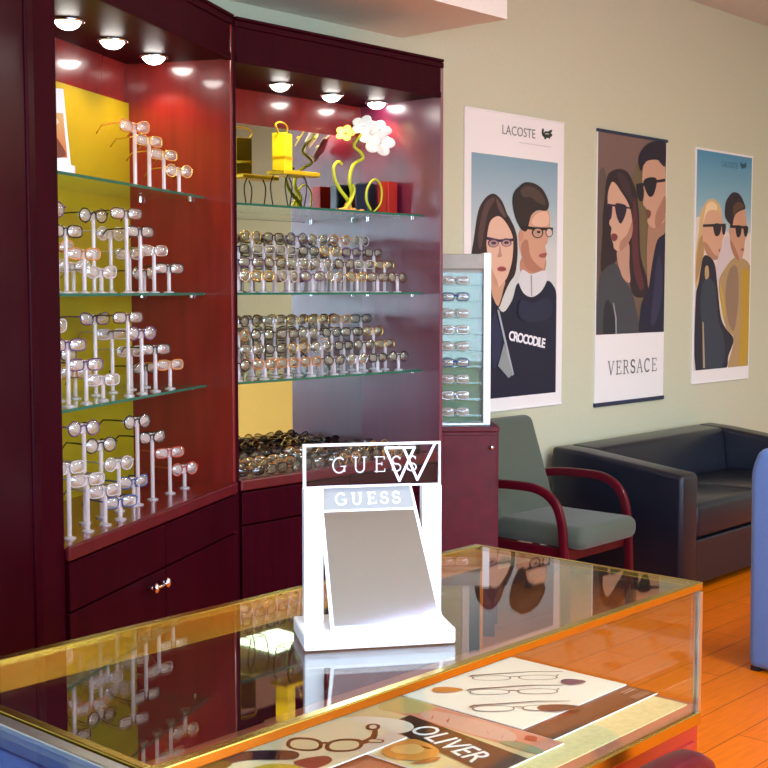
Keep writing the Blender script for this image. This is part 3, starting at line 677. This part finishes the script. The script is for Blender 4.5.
def stem(pts, r0, nm='curly_stem'):
    b = B(); sweep(b, catmull(pts, 6), circ(r0, 8), up=(0,1,0), scale=lambda t: 1-.35*t); return link(nm, b, M['stemgreen'], r, True)
stem([(-.03,0,.012),(.0,.0,.05),(.015,0,.09),(-.01,-.01,.14),(.0,-.01,.19),(.035,0,.225),(.085,0,.25),(.07,0,.275),(.03,0,.30),(.06,0,.34),(.115,0,.37)], .0095)
stem([(.02,.01,.012),(.0,.01,.06),(-.05,.01,.105),(-.082,.01,.15),(-.088,.01,.20),(-.06,.01,.225),(-.035,.01,.215)], .0095)
stem([(-.09,-.02,.008),(-.05,-.02,.022),(-.01,-.02,.06),(.01,-.02,.10),(.0,-.02,.13)], .008)
stem([(.075,-.06,.018),(.045,-.06,.06),(.05,-.06,.11),(.085,-.06,.15),(.12,-.06,.15),(.145,-.06,.11),(.135,-.06,.05),(.09,-.06,.01)], .006)
bm = B(); rr = random.Random(3)
for i in range(26):
    a = rr.uniform(0, 2*PI); q = rr.uniform(0, .065); ball(bm, (-.02+q*math.cos(a)*1.3, -.01+q*math.sin(a)*.6, .009+max(0, .05-q)*rr.uniform(.0, .7)), rr.uniform(.009, .014), u=8, v=6)
link('pebbles', bm, M['pebble'], r, True)
def bloom(c, s, ang, m='petal', nm='blossom'):
    b = B(); R0 = Matrix.Rotation(ang, 3, 'Z') @ Matrix.Rotation(-.55, 3, 'X')
    for i in range(5):
        a = 2*PI*i/5+.3; rot = R0 @ Matrix.Rotation(a, 3, 'Y')
        ball(b, Vector(c)+rot @ Vector((0, 0, .033*s)), .036*s, .85, .16, 1.0, 10, 8, rot=rot)
    ball(b, Vector(c)+R0 @ Vector((0, -.010*s, -.003)), .012*s, 1, 1.3, 1, 8, 6)
    return link(nm, b, M[m], r, True)
bloom((.115,-.03,.36), 1.0, -.8); bloom((.17,-.02,.325), 1.1, -.6); bloom((.09,.0,.395), .85, -1.0); bloom((.15,-.04,.375), .85, -.7)
bloom((-.005,.02,.355), .66, -.9, 'petal_y', 'bud')
# white sign on the angled cabinet's top shelf
LZ = SHL[0]+.003
p = LM @ Vector((LW-.02-.985, .165, LZ))
r = empty('sign_holder', p, A27-.75, 'white sign holder with orange picture at left end of angled cabinet top shelf', 'sign')
bm = B(); cyl(bm, (0,0,0), .062, .022, 28); link('foot', bm, M['white'], r, 'auto')
sg = link('panel', box(B(), -.055, .055, -.006, .006, 0, .25, .004), M['white'], r, rot=(-.25,0,0), loc=(0,.01,.018))
colmesh('picture', [(('c8642a','e0b070'), rect(-.045,.03,.045,.17), False), ('7a3a20', [(-.04,.035),(.0,.12),(.02,.09),(.04,.035)], True), ('f0d8b8', [(-.03,.14),(.01,.16),(.03,.14),(.0,.125)], True)], sg, M['print'], Matrix(((1,0,0,0),(0,0,-1,-.0062),(0,1,0,0),(0,0,0,1))))

# ---------------------------------------------------------------- glass showcase counter
CX0, CX1, CY0, CY1, CT, CD = .957, 2.367, 1.262, 1.856, 1.0, .745
r = empty('glass_showcase', ((CX0+CX1)/2, (CY0+CY1)/2, 0), 0, 'brass-railed glass showcase counter on a cherry base, in the foreground', 'showcase counter')
def cb(nm, m, *bs, bev=0, parent=None, par=None):
    b = B(); ox, oy = (CX0+CX1)/2, (CY0+CY1)/2
    for (x0, x1, y0, y1, z0, z1) in bs: box(b, x0-ox, x1-ox, y0-oy, y1-oy, z0, z1, bev)
    return link(nm, b, M[m] if isinstance(m, str) else m, par or r)
g = .006
cb('top_glass', 'topglass', (CX0+.004, CX1-.004, CY0+.004, CY1-.004, CT-.006, CT-.001))
cb('front_glass', 'pane', (CX0+.014, CX1-.012, CY0+.004, CY0+.004+g, CD-.018, CT-.02))
cb('end_glass', 'pane', (CX1-.004-g, CX1-.004, CY0+.012, CY1-.012, CD-.018, CT-.012))
cb('end_glass', 'pane', (CX0+.004, CX0+.004+g, CY0+.012, CY1-.012, CD-.018, CT-.012))
cb('front_rail', 'brass', (CX0, CX1, CY0, CY0+.018, CT-.016, CT), bev=.002)
cb('back_rail', 'brass', (CX0, CX1, CY1-.022, CY1, CT-.055, CT), bev=.002)
cb('end_rail', 'brass', (CX1-.012, CX1, CY0+.018, CY1-.022, CT-.011, CT), bev=.002)
cb('end_rail', 'brass', (CX0, CX0+.016, CY0+.018, CY1-.022, CT-.020, CT), bev=.002)
cb('corner_strip', 'steel', (CX1-.012, CX1, CY0, CY0+.012, CD-.018, CT-.020))
cb('corner_strip', 'steel', (CX0, CX0+.012, CY0, CY0+.012, CD-.018, CT-.020))
cb('corner_strip', 'brass', (CX1-.012, CX1, CY1-.022, CY1-.010, CD, CT-.055))
cb('corner_strip', 'brass', (CX0, CX0+.012, CY1-.022, CY1-.010, CD, CT-.055))
for k in range(2):
    hw = (CX1-CX0-.03)/2
    d = cb('sliding_door', 'cherry', (CX0+.014+k*hw, CX0+.022+(k+1)*hw, CY1-.020+k*.009, CY1-.012+k*.009, CD+.004, CT-.05))
cb('deck', 'deckwood', (CX0+.012, CX1-.012, CY0+.012, CY1-.004, CD-.043, CD))
cb('bottom_rail', 'brass', (CX0, CX1, CY0-.001, CY0+.012, CD-.043, CD-.018), (CX1-.012, CX1+.001, CY0+.012, CY1, CD-.043, CD-.018), bev=.0015)
base = cb('base_cabinet', 'counter_wood', (CX0+.004, CX1-.004, CY0+.004, CY1-.002, .09, CD-.043), (CX0+.03, CX1-.03, CY0+.04, CY1-.03, 0, .09), bev=.002)
for k in range(3):
    w3 = (CX1-CX0-.04)/3
    d = cb('front_panel', 'counter_wood', (CX0+.02+k*w3+.002, CX0+.02+(k+1)*w3-.002, CY0-.004, CY0+.0045, .11, CD-.075), bev=.002)
    if k == 2:
        b = B(); cyl(b, (2.295-(CX0+CX1)/2, CY0-.0045-(CY0+CY1)/2, .655), .007, -.005, 12, ax='Y'); link('lock', b, M['chrome'], d)
# second counter with a blue mat, adjoining on the left
r = empty('display_counter', (.33, 1.56, 0), 0, 'grey-railed counter with a blue mat under glass, in front left corner', 'display counter')
b = B()
for q in ((-.62,.62,-.300,-.270),(-.62,.62,.270,.300)): box(b, q[0], q[1], q[2], q[3], .965, 1.0, .002)
for q in ((.598,.62),(-.62,-.59)): box(b, q[0], q[1], -.270, .270, .965, 1.0, .002)
link('rail', b, M['steel'], r)
link('top_glass', box(B(), -.588, .596, -.268, .268, .990, .995), M['pane'], r)
link('mat', box(B(), -.588, .61, -.268, .268, .955, .962), M['bluemat'], r)
link('body', box(box(B(), -.61, .61, -.29, .29, .09, .954, .003), -.58, .58, -.26, .26, 0, .09), M['counter_wood'], r)
r = empty('price_card', (.842, 1.415, .962), -.75, 'small white triangular card on the blue mat', 'card')
b = B(); prism(b, [(-.03,-.02,0),(.03,-.02,0),(0,-.012,.024)], (0,.002,0)); prism(b, [(-.03,.02,0),(.03,.02,0),(0,.012,.024)], (0,-.002,0)); link('folded_card', b, M['paper'], r)

# ---------------------------------------------------------------- papers inside the showcase
def sheet(name, x0, x1, y0, y1, z, layers, mx_text, label, cat, m='glossprint', th=.003, group=None):
    """flat printed sheet lying in the showcase; local x = reading direction"""
    r = empty(name, ((x0+x1)/2*.967, (y0+y1)/2*.967, z), 0, label, cat, group); r.scale = (.967, .967, 1)
    w, h = x1-x0, y1-y0
    link('pages', box(B(), -w/2, w/2, -h/2, h/2, 0, th), M['paper'], r)
    colmesh('cover_print', layers, r, M[m], Matrix.Translation((-(x0+x1)/2, -(y0+y1)/2, th)))
    return r
tag(link('cloth_runner', box(B(), 1.30, 2.335, 1.276, 1.375, CD+.0005, CD+.0025), M['linen']), 'cream cloth runner along the front of the showcase deck', 'cloth')
zc = CD+.0035
# dark magazine under the white card
L = [('4a2a22', rect(2.035,1.40,2.43,1.79), False), ('5c3a30', rect(2.05,1.42,2.42,1.47), False), ('8a6a60', [(2.36,1.41),(2.42,1.41),(2.42,1.43),(2.36,1.43)], False), ('c8b8b0', rect(2.375,1.448,2.42,1.452), False), ('c8b8b0', rect(2.375,1.457,2.42,1.460), False), ('6a3026', [(2.06,1.50),(2.2,1.46),(2.3,1.6),(2.1,1.7)], True)]
sheet('magazine', 2.035, 2.43, 1.40, 1.79, zc, L, None, 'dark brown magazine lying under the white card', 'magazine', group=None)
# magazine with the white lettering
x0, x1, y0, y1 = 1.735, 2.033, 1.375, 1.81
L = [('d8c89c', rect(x0,y0,x1,y1), False), ('d9917e', rect(1.945,y0,x1,1.76), False), ('c4b27a', [(1.94,1.78),(2.03,1.80),(2.033,1.70),(1.97,1.70)], True), ('d8aca0', [(1.955,1.66),(2.01,1.68),(2.02,1.5),(1.96,1.46)], True)]
for i in range(7): L.append(('c0322c', [(1.955+.008*(i % 3), 1.44+.035*i), (1.985+.01*(i % 2), 1.455+.035*i), (1.975, 1.447+.035*i)], False))
L += [('b03a30', [(2.0,1.42),(2.02,1.43),(2.015,1.45),(1.995,1.44)], True), ('8e9a78', [(1.945,y0+.005),(1.97,1.38),(1.975,1.44),(1.948,1.47)], True),
      ('3a2c28', [(1.952,1.70),(1.865,1.70),(1.80,y0),(1.915,y0)], False), ('ece6da', [(1.79,1.79),(1.87,1.775),(1.915,1.70),(1.905,1.65),(1.86,1.64),(1.80,1.70)], True),
      ('dc9448', [(1.745,1.57),(1.76,1.53),(1.80,1.51),(1.835,1.525),(1.85,1.57),(1.845,1.605),(1.80,1.615),(1.76,1.605)], True), ('eebd74', [(1.77,1.57),(1.79,1.545),(1.82,1.55),(1.83,1.58),(1.80,1.60),(1.775,1.595)], True),
      ('8a4a26', [(1.825,1.545),(1.833,1.54),(1.832,1.56),(1.826,1.562)], True), ('b86a34', [(1.745,1.52),(1.78,1.495),(1.81,1.50),(1.78,1.515)], True), ('cfc4b8', rect(1.737,y0,1.785,1.46), False)]
mg = sheet('magazine', x0, x1, y0, y1, zc, L, None, 'magazine with big white letters on a dark band beside a gold face', 'magazine')
mx = plane_mx((1.877-(x0+x1)/2, 1.537-(y0+y1)/2, .0052), (-.25,-.968,0), (.968,-.25,0)) @ Matrix.Diagonal((.80, 1, 1, 1))
text('lettering', 'OLIVER', .082, M['letterwhite'], mg, mx, ext=.0003, space=1.0)
def lens2(cx, cy, w, h, skew=0, n=20):
    return [(cx+w*math.copysign(abs(math.cos(a))**.8, math.cos(a)), cy+h*math.copysign(abs(math.sin(a))**.85, math.sin(a))+skew*math.cos(a)) for a in [2*PI*i/n for i in range(n)]]
def gl_map(ox, oy, rx, ry, ux, uy):  # drawn eyeglasses: local x along (rx,ry), local y along (ux,uy)
    return lambda pts: [(ox+a*rx+b*ux, oy+a*ry+b*uy) for a, b in pts]
# magazine page with the cat-eye glasses picture
x0, x1, y0, y1 = 1.44, 1.845, 1.615, 1.84
L = [('efe6c6', rect(x0,y0,x1,y1), False), ('e6dcd0', rect(1.72,y0,x1,1.66), False)]
def mp(pts): return [(1.705+.73*(a*.61+b*.79), 1.704+.73*(-a*.79+b*.61)) for a, b in pts]
for sx in (-1, 1):
    L.append(('1e141c', mp(lens2(sx*.053, 0, .050, .050, sx*.010)), False)); L.append(('e6dcb4', mp(lens2(sx*.053, -.002, .039, .036, sx*.007)), False))
L += [('1e141c', mp([(-.014,.012),(0,.020),(.014,.012),(.010,.0),(0,.006),(-.010,.0)]), True),
      ('341e26', mp([(.092,.026),(.108,.014),(.133,.06),(.130,.125),(.118,.125),(.116,.07)]), True), ('341e26', mp(lens2(.116, .145, .020, .026)), False), ('e6dcd0', mp(lens2(.116, .145, .010, .015)), False),
      ('341e26', mp(lens2(.132, .036, .024, .016)), False), ('e2d2b0', mp(lens2(.132, .036, .018, .011)), False),
      ('2e2430', [(1.50,1.80),(1.58,1.785),(1.64,1.72),(1.61,1.69),(1.55,1.75),(1.49,1.77)], True), ('c9b23a', [(1.52,1.71),(1.57,1.70),(1.59,1.65),(1.53,1.64)], True),
      ('7a2a3a', [(1.60,1.68),(1.66,1.66),(1.65,1.63),(1.60,1.63)], True), ('6a5a24', [(1.455,1.80),(1.50,1.81),(1.52,1.76),(1.47,1.75)], True)]
sheet('magazine', x0, x1, y0, y1, zc+.0036, L, None, 'open magazine page picturing large dark cat-eye glasses, at left in showcase', 'magazine')
# white card with three drawn eyeglasses
x0, x1, y0, y1 = 2.038, 2.447, 1.477, 1.805
x1 = 2.428
L = [('f4f1ea', rect(x0,y0,x1,y1), False)]
def leaf(cx, cy, a, l, w, c):
    ca, sa = math.cos(a), math.sin(a); pts = [(l*math.cos(t), w*math.sin(t)*(1-.35*math.cos(t))) for t in [2*PI*i/12 for i in range(12)]]
    return (c, [(cx+p*ca-q*sa, cy+p*sa+q*ca) for p, q in pts], True)
DRX, DRY = .70, -.714          # drawn glasses run diagonally across the card
for k, (ox, oy) in enumerate(((2.300,1.690),(2.215,1.630),(2.130,1.555))):
    mp = gl_map(ox, oy, DRX*1.55, DRY*1.55, .714*1.25, .70*1.25)
    for sx in (-1, 1):
        L.append(('5a5c60', mp(lens2(sx*.034, 0, .029, .0150)), False)); L.append(('f4f1ea', mp(lens2(sx*.034, -.0006, .0268, .0128)), False))
    L.append(('5a5c60', mp([(-.008,.006),(0,.009),(.008,.006),(.008,.003),(0,.006),(-.008,.003)]), False))
    L.append(('5a5c60', mp([(-.063,.006),(-.067,.010),(-.060,.018),(.03,.036),(.075,.034),(.075,.031),(.03,.032),(-.058,.013)]), False))
    L.append(('5a5c60', mp([(.061,.004),(.064,.007),(.067,.014),(.064,.014)]), False))
L += [leaf(2.358,1.571,-.75,.028,.020,'4a4468'), leaf(2.125,1.742,-.8,.034,.018,'c8823e'), leaf(2.190,1.490,-.75,.050,.021,'5a3c3a')]
L += [('d4d0c8', rect(2.06,1.785,2.16,1.788), False)]
sheet('printed_card', x0, x1, y0, y1, zc+.0036, L, None, 'white card printed with three pairs of eyeglasses and leaves', 'card', 'print', .002)

# ---------------------------------------------------------------- counter mirror stand
SA = math.radians(-36)
r = empty('counter_mirror', (1.612, 1.492, CT), SA, 'white lettered counter stand holding a tilted mirror, on the showcase top', 'mirror stand')
link('base', box(B(), -.132, .128, -.085, .050, .0005, .028, .004), M['white'], r)
PW = .121
for sx, xa, xb in ((-1, -PW, -PW+.034), (1, PW-.034, PW)):
    link('side_post', box(B(), xa, xb, -.012, .012, .028, .262, .002), M['white'], r)
hp = link('header_panel', box(B(), -PW, PW, -.003, .003, .262, .336), M['acrylpanel'], r)
b = B()
for q in ((-PW,PW,.333,.337),(-PW,PW,.261,.2635)): box(b, q[0], q[1], -.0036, .0036, q[2], q[3])
for q in ((-PW,-PW+.005),(PW-.003,PW)): box(b, q[0], q[1], -.0036, .0036, .262, .336)
link('polished_border', b, M['letterwhite'], hp)
FM2 = lambda x, z, y=-.0036: Matrix(((1,0,0,x),(0,0,-1,y),(0,1,0,z),(0,0,0,1)))
serif('lettering', 'GUESS', .027, .150, M['letterpale'], hp, FM2(.004, .300), 1.42, .09)
b = B(); mx = FM2(0,0,-.0044)
tri = lambda p: ribbons(b, p, .0042, mx)
tri([(.022,.328),(.074,.328),(.047,.270),(.022,.328)]); tri([(.054,.328),(.064,.306)]); tri([(.064,.306),(.079,.271),(.110,.333)])
link('triangle_emblem', b, M['letterwhite'], hp)
# easel mirror leaning back through the frame
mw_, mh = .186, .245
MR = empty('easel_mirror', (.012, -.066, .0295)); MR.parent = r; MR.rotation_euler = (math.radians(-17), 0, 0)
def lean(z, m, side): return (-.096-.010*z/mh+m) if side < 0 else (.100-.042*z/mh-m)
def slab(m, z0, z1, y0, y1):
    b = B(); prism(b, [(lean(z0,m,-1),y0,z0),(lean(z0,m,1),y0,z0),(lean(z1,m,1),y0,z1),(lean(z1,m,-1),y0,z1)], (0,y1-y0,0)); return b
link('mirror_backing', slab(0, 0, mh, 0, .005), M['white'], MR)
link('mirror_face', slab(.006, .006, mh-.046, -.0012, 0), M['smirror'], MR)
link('mirror_image_strip', slab(.004, mh-.042, mh-.004, -.0010, 0), mat('mirror_image_strip', (.24,.245,.24), .5), MR)
serif('lettering', 'GUESS', .020, .115, M['letterwhite'], MR, Matrix(((1,0,0,-.020),(0,0,-1,-.0012),(0,1,0,mh-.024),(0,0,0,1))), 1.32, .16)  # pale letters and strip stand in for the header's image in the mirror
link('strut', box(B(), -.02, .02, .005, .008, .01, .15), M['white'], MR)

# ---------------------------------------------------------------- swivel rack on a cherry base
RK = (4.655, 3.775)
r = empty('rack_base', (*RK, 0), -PI/4, 'square cherry base cabinet under the eyewear rack', 'cabinet')
h = .18
link('carcass', box(box(B(), -h+.012, h-.012, -h+.012, h-.012, 0, .06), -h, h, -h, h, .06, .955, .004), M['redwood'], r)
link('top_board', box(B(), -h-.004, h+.004, -h-.004, h+.004, .955, .978, .004), M['redwood'], r)
d = link('door', box(B(), -h+.01, h-.01, -h-.010, -h+.002, .08, .94, .003), M['redwood'], r)
b = B(); ball(b, (h-.035, -h-.020, .885), .012); link('knob', b, M['chrome'], d, True)
r = empty('eyewear_rack', (*RK, .979), -PI/4, 'tall translucent eyewear rack standing on the square cherry base', 'rack')
q = .145
link('cap', box(box(B(), -q, q, -q, q, .715, .785, .006), -q+.02, q-.02, -q+.02, q-.02, .700, .716), M['capgrey'], r)
link('foot_plate', box(B(), -q, q, -q, q, 0, .014, .003), M['steel'], r)
link('front_panel', box(B(), -q+.002, q-.034, -q+.03, -q+.036, .014, .70), M['frost'], r)
link('core', box(B(), -q+.02, q-.05, -q+.09, q-.02, .014, .70), mat('pale_core', (.50,.58,.27), .5), r)
link('edge_panel', box(B(), q-.034, q, -q-.002, q, .005, .79, .003), M['white'], r)
for k in range(9):
    z = .045+.075*k
    link('ledge', box(B(), -q+.004, q-.036, -q-.022, -q+.03, z-.004, z, .001), M['frost'], r)
RKM = Matrix.Translation((*RK, .979)) @ Matrix.Rotation(-PI/4, 4, 'Z')
for k in range(9):
    for c in range(1):
        g = eyeglasses('rect', ['clear grey', 'silver', 'clear grey', 'blue'][k % 4], True)
        put(g, RKM, -.018, -q-.010, .045+.075*k+.0205)
        tag(g, 'pale eyeglasses on the swivel rack, %s ledge from the bottom' % ORD[k+1], None, 'eyeglasses on the swivel rack')

# ---------------------------------------------------------------- seating
def armchair(name, loc, rz, label):
    r = empty(name, loc, rz, label, 'armchair')
    b = B(); prism(b, [(-.25,-.355,.37),(.25,-.355,.37),(.25,.20,.37),(-.25,.20,.37)], (0,0,.112), .045, 5); link('seat', b, M['green'], r, 'auto')
    b = B(); pr = [(.175,.40),(.245,.40),(.335,.945),(.275,.965),(.255,.95)]
    t = bmesh.new(); bmesh.ops.create_cube(t, size=1)
    for v in t.verts:
        z = v.co.z+.5; x = v.co.x*(.50-.05*z); y = v.co.y*.08+.150+.165*z; v.co = Vector((x, y, .40+.545*z))
    bmesh.ops.bevel(t, geom=t.edges[:], offset=.034, segments=4, affect='EDGES', profile=.5); merge(b, t)
    link('backrest', b, M['green'], r, 'auto')
    for s in (-1, 1):
        b = B(); x = s*.285
        sweep(b, catmull([(x,.315,.61),(x,.20,.645),(x,.02,.655),(x,-.12,.648),(x,-.21,.60),(x,-.255,.51),(x,-.272,.36),(x,-.28,.16),(x,-.285,0)], 6), rrect(.044,.032,.7), up=(1,0,0))
        link('arm_frame', b, M['redwood'], r, 'auto')
        b = B(); sweep(b, catmull([(x,.31,.62),(x,.285,.40),(x,.30,.2),(x,.345,0)], 5), rrect(.04,.035,.6), up=(1,0,0)); link('rear_leg', b, M['redwood'], r, 'auto')
    b = B(); box(b, -.27, .27, -.262, -.235, .31, .37, .006); box(b, -.27, .27, .20, .225, .315, .375, .006)
    for s in (-1, 1): box(b, s*.262-.012, s*.262+.012, -.25, .29, .32, .375, .005)
    link('seat_rail', b, M['redwood'], r)
    return r
armchair('armchair', (5.272, 3.655, 0), 0, 'grey-green armchair with curved cherry arms, between the rack and the black sofa')
# black sofa
r = empty('leather_sofa', (6.715, 3.66, 0), 0, 'black leather sofa with square arms against the poster wall', 'sofa')
SX0, SX1, SY0, SY1 = -.87, .93, -.42, .40
def arm(x0, x1):
    b = B(); pts = [(x0,SY0,.05),(x0,SY1,.05),(x0,SY1,.735),(x0,SY1-.18,.725),(x0,SY0,.648)]
    prism(b, pts, (x1-x0,0,0), .028, 4); return b
for a in ((SX0, SX0+.17), (SX1-.17, SX1)): link('arm', arm(*a), M['leather'], r, 'auto')
b = B(); prism(b, [(SX0+.165,SY1-.002,.05),(SX0+.165,SY1-.002,.735),(SX0+.165,SY1-.20,.725),(SX0+.165,SY1-.24,.38),(SX0+.165,SY1-.24,.05)], (SX1-SX0-.33,0,0), .03, 4); link('backrest', b, M['leather'], r, 'auto')
for k in range(2):
    w2 = (SX1-SX0-.35)/2; b = box(B(), SX0+.174+k*w2, SX0+.174+(k+1)*w2-.002, SY0+.010, SY1-.235, .29, .475, .035, 4); link('seat_cushion', b, M['leather'], r, 'auto')
link('front_apron', box(B(), SX0+.168, SX1-.168, SY0+.012, SY1-.25, .05, .288, .01), M['leather'], r)
for sx in (SX0+.08, SX1-.08):
    for sy in (SY0+.07, SY1-.07): link('foot', box(B(), sx-.03, sx+.03, sy-.03, sy+.03, 0, .052, .004), M['black'], r)
# blue slipcovered chair at the right edge
r = empty('slipcovered_chair', (5.22, 2.20, 0), 0, 'blue slipcovered high-back chair at the right edge of the view', 'chair')
b = B(); prism(b, [(-.27,-.23,.012),(-.27,.23,.012),(-.275,.235,.85),(-.275,.20,.945),(-.275,-.20,.945),(-.275,-.235,.85)], (.10,0,0), .035, 4); link('backrest', b, M['blue'], r, 'auto')
link('seat', box(B(), -.17, .27, -.235, .235, .34, .48, .04, 4), M['blue'], r, 'auto')
link('skirt', box(B(), -.165, .262, -.228, .228, .012, .345, .01, 2), M['blue'], r, 'auto')
for sx in (-.235, .235):
    for sy in (-.2, .2): link('leg', box(B(), sx-.02, sx+.02, sy-.02, sy+.02, 0, .02), M['black'], r)
# low bench with wooden arms pressed up against the counter
r = empty('armed_bench', (1.97, .90, 0), 0, 'cherry-armed low bench pressed against the showcase front, bottom right corner', 'bench')
link('seat', box(B(), -.25, .20, -.235, .235, .36, .46, .035, 4), M['green'], r, 'auto')
for sy in (-.262, .262):
    b = B(); sweep(b, catmull([(-.245,sy,0),(-.25,sy,.35),(-.245,sy,.64),(-.20,sy,.70),(-.08,sy,.715),(.12,sy,.715),(.19,sy,.70),(.225,sy,.64),(.235,sy,.35),(.235,sy,0)], 6), rrect(.04,.055,.7), up=(0,1,0)); link('arm_frame', b, M['redwood'], r, 'auto')
for x0 in (-.235, .185): link('seat_rail', box(B(), x0, x0+.03, -.245, .245, .31, .36, .005), M['redwood'], r)
# ochre reception desk across the shop, seen in the cabinet mirror
r = empty('reception_desk', (7.0, .2, 0), 0, 'ochre fronted reception desk across the shop, seen in the cabinet mirror', 'desk')
link('front_panel', box(B(), -.30, -.27, -1.3, 1.0, .0, .98), M['ochre'], r)
link('desk_top', box(B(), -.34, .34, -1.34, 1.04, .98, 1.02, .005), M['counter_wood'], r)
for y in (-1.3, .97): link('side_panel', box(B(), -.27, .30, y, y+.03, 0, .98), M['ochre'], r)

# ---------------------------------------------------------------- lamps, daylight, camera
for i, (x, y) in enumerate(((1.0, .2), (4.2, .2), (7.4, .2), (2.6, -1.9), (6.6, -1.9))):  # ceiling panels out of view, added to light the shop
    t = empty('added_ceiling_light', (x, y, ZC), 0, 'square ceiling light panel added out of view, %s' % ['over the showcase', 'over the middle of the shop', 'over the sofa end', 'by the front window, west half', 'by the front window, east half'][i], 'ceiling light', 'added ceiling light panels')
    b = B()
    for q in ((-.31,.31,-.31,-.28),(-.31,.31,.28,.31),(-.31,-.28,-.28,.28),(.28,.31,-.28,.28)): box(b, *q, -.018, 0)
    link('frame', b, M['white'], t); link('diffuser', box(B(), -.28, .28, -.28, .28, -.010, -.002), M['added_troffer'], t)
    L = bpy.data.lights.new('added_ceiling_lamp', 'AREA'); L.size = .56; L.energy = CEIL_W; L.color = (1,.95,.86)
    o = bpy.data.objects.new('added_ceiling_lamp', L); COL.objects.link(o); o.location = (x, y, ZC-.02)
w = bpy.data.worlds.new('daylight'); S.world = w; w.use_nodes = True; nt = w.node_tree; bg = nt.nodes['Background']
tc = nt.nodes.new('ShaderNodeTexCoord'); sp = nt.nodes.new('ShaderNodeSeparateXYZ'); rp = nt.nodes.new('ShaderNodeValToRGB')
nt.links.new(tc.outputs['Generated'], sp.inputs[0]); nt.links.new(sp.outputs['Z'], rp.inputs['Fac']); nt.links.new(rp.outputs['Color'], bg.inputs['Color'])
e = rp.color_ramp.elements; e[0].position = 0; e[0].color = (.36,.46,.58,1); e[1].position = .6; e[1].color = (.42,.64,1.0,1)
k = rp.color_ramp.elements.new(.06); k.color = (.55,.76,1.0,1)
bg.inputs['Strength'].default_value = SKY
cam = bpy.data.cameras.new('camera'); cam.sensor_width = 36; cam.lens = 60; cam.clip_start = .05
co = bpy.data.objects.new('camera', cam); COL.objects.link(co); co.location = (0, 0, 1.6)
yaw, pit = math.radians(42.255), math.radians(4.2)
co.rotation_euler = (PI/2-pit, 0, yaw-PI/2); S.camera = co
v = S.view_settings; v.view_transform = 'Standard'; v.look = 'None'; v.exposure = EXPO; v.gamma = 1; v.use_curve_mapping = False
c = S.cycles
c.use_denoising = True; c.max_bounces = 14; c.transparent_max_bounces = 40; c.glossy_bounces = 8; c.diffuse_bounces = 5; c.transmission_bounces = 8
c.sample_clamp_indirect = 6; c.caustics_reflective = False; c.caustics_refractive = False; c.blur_glossy = .5
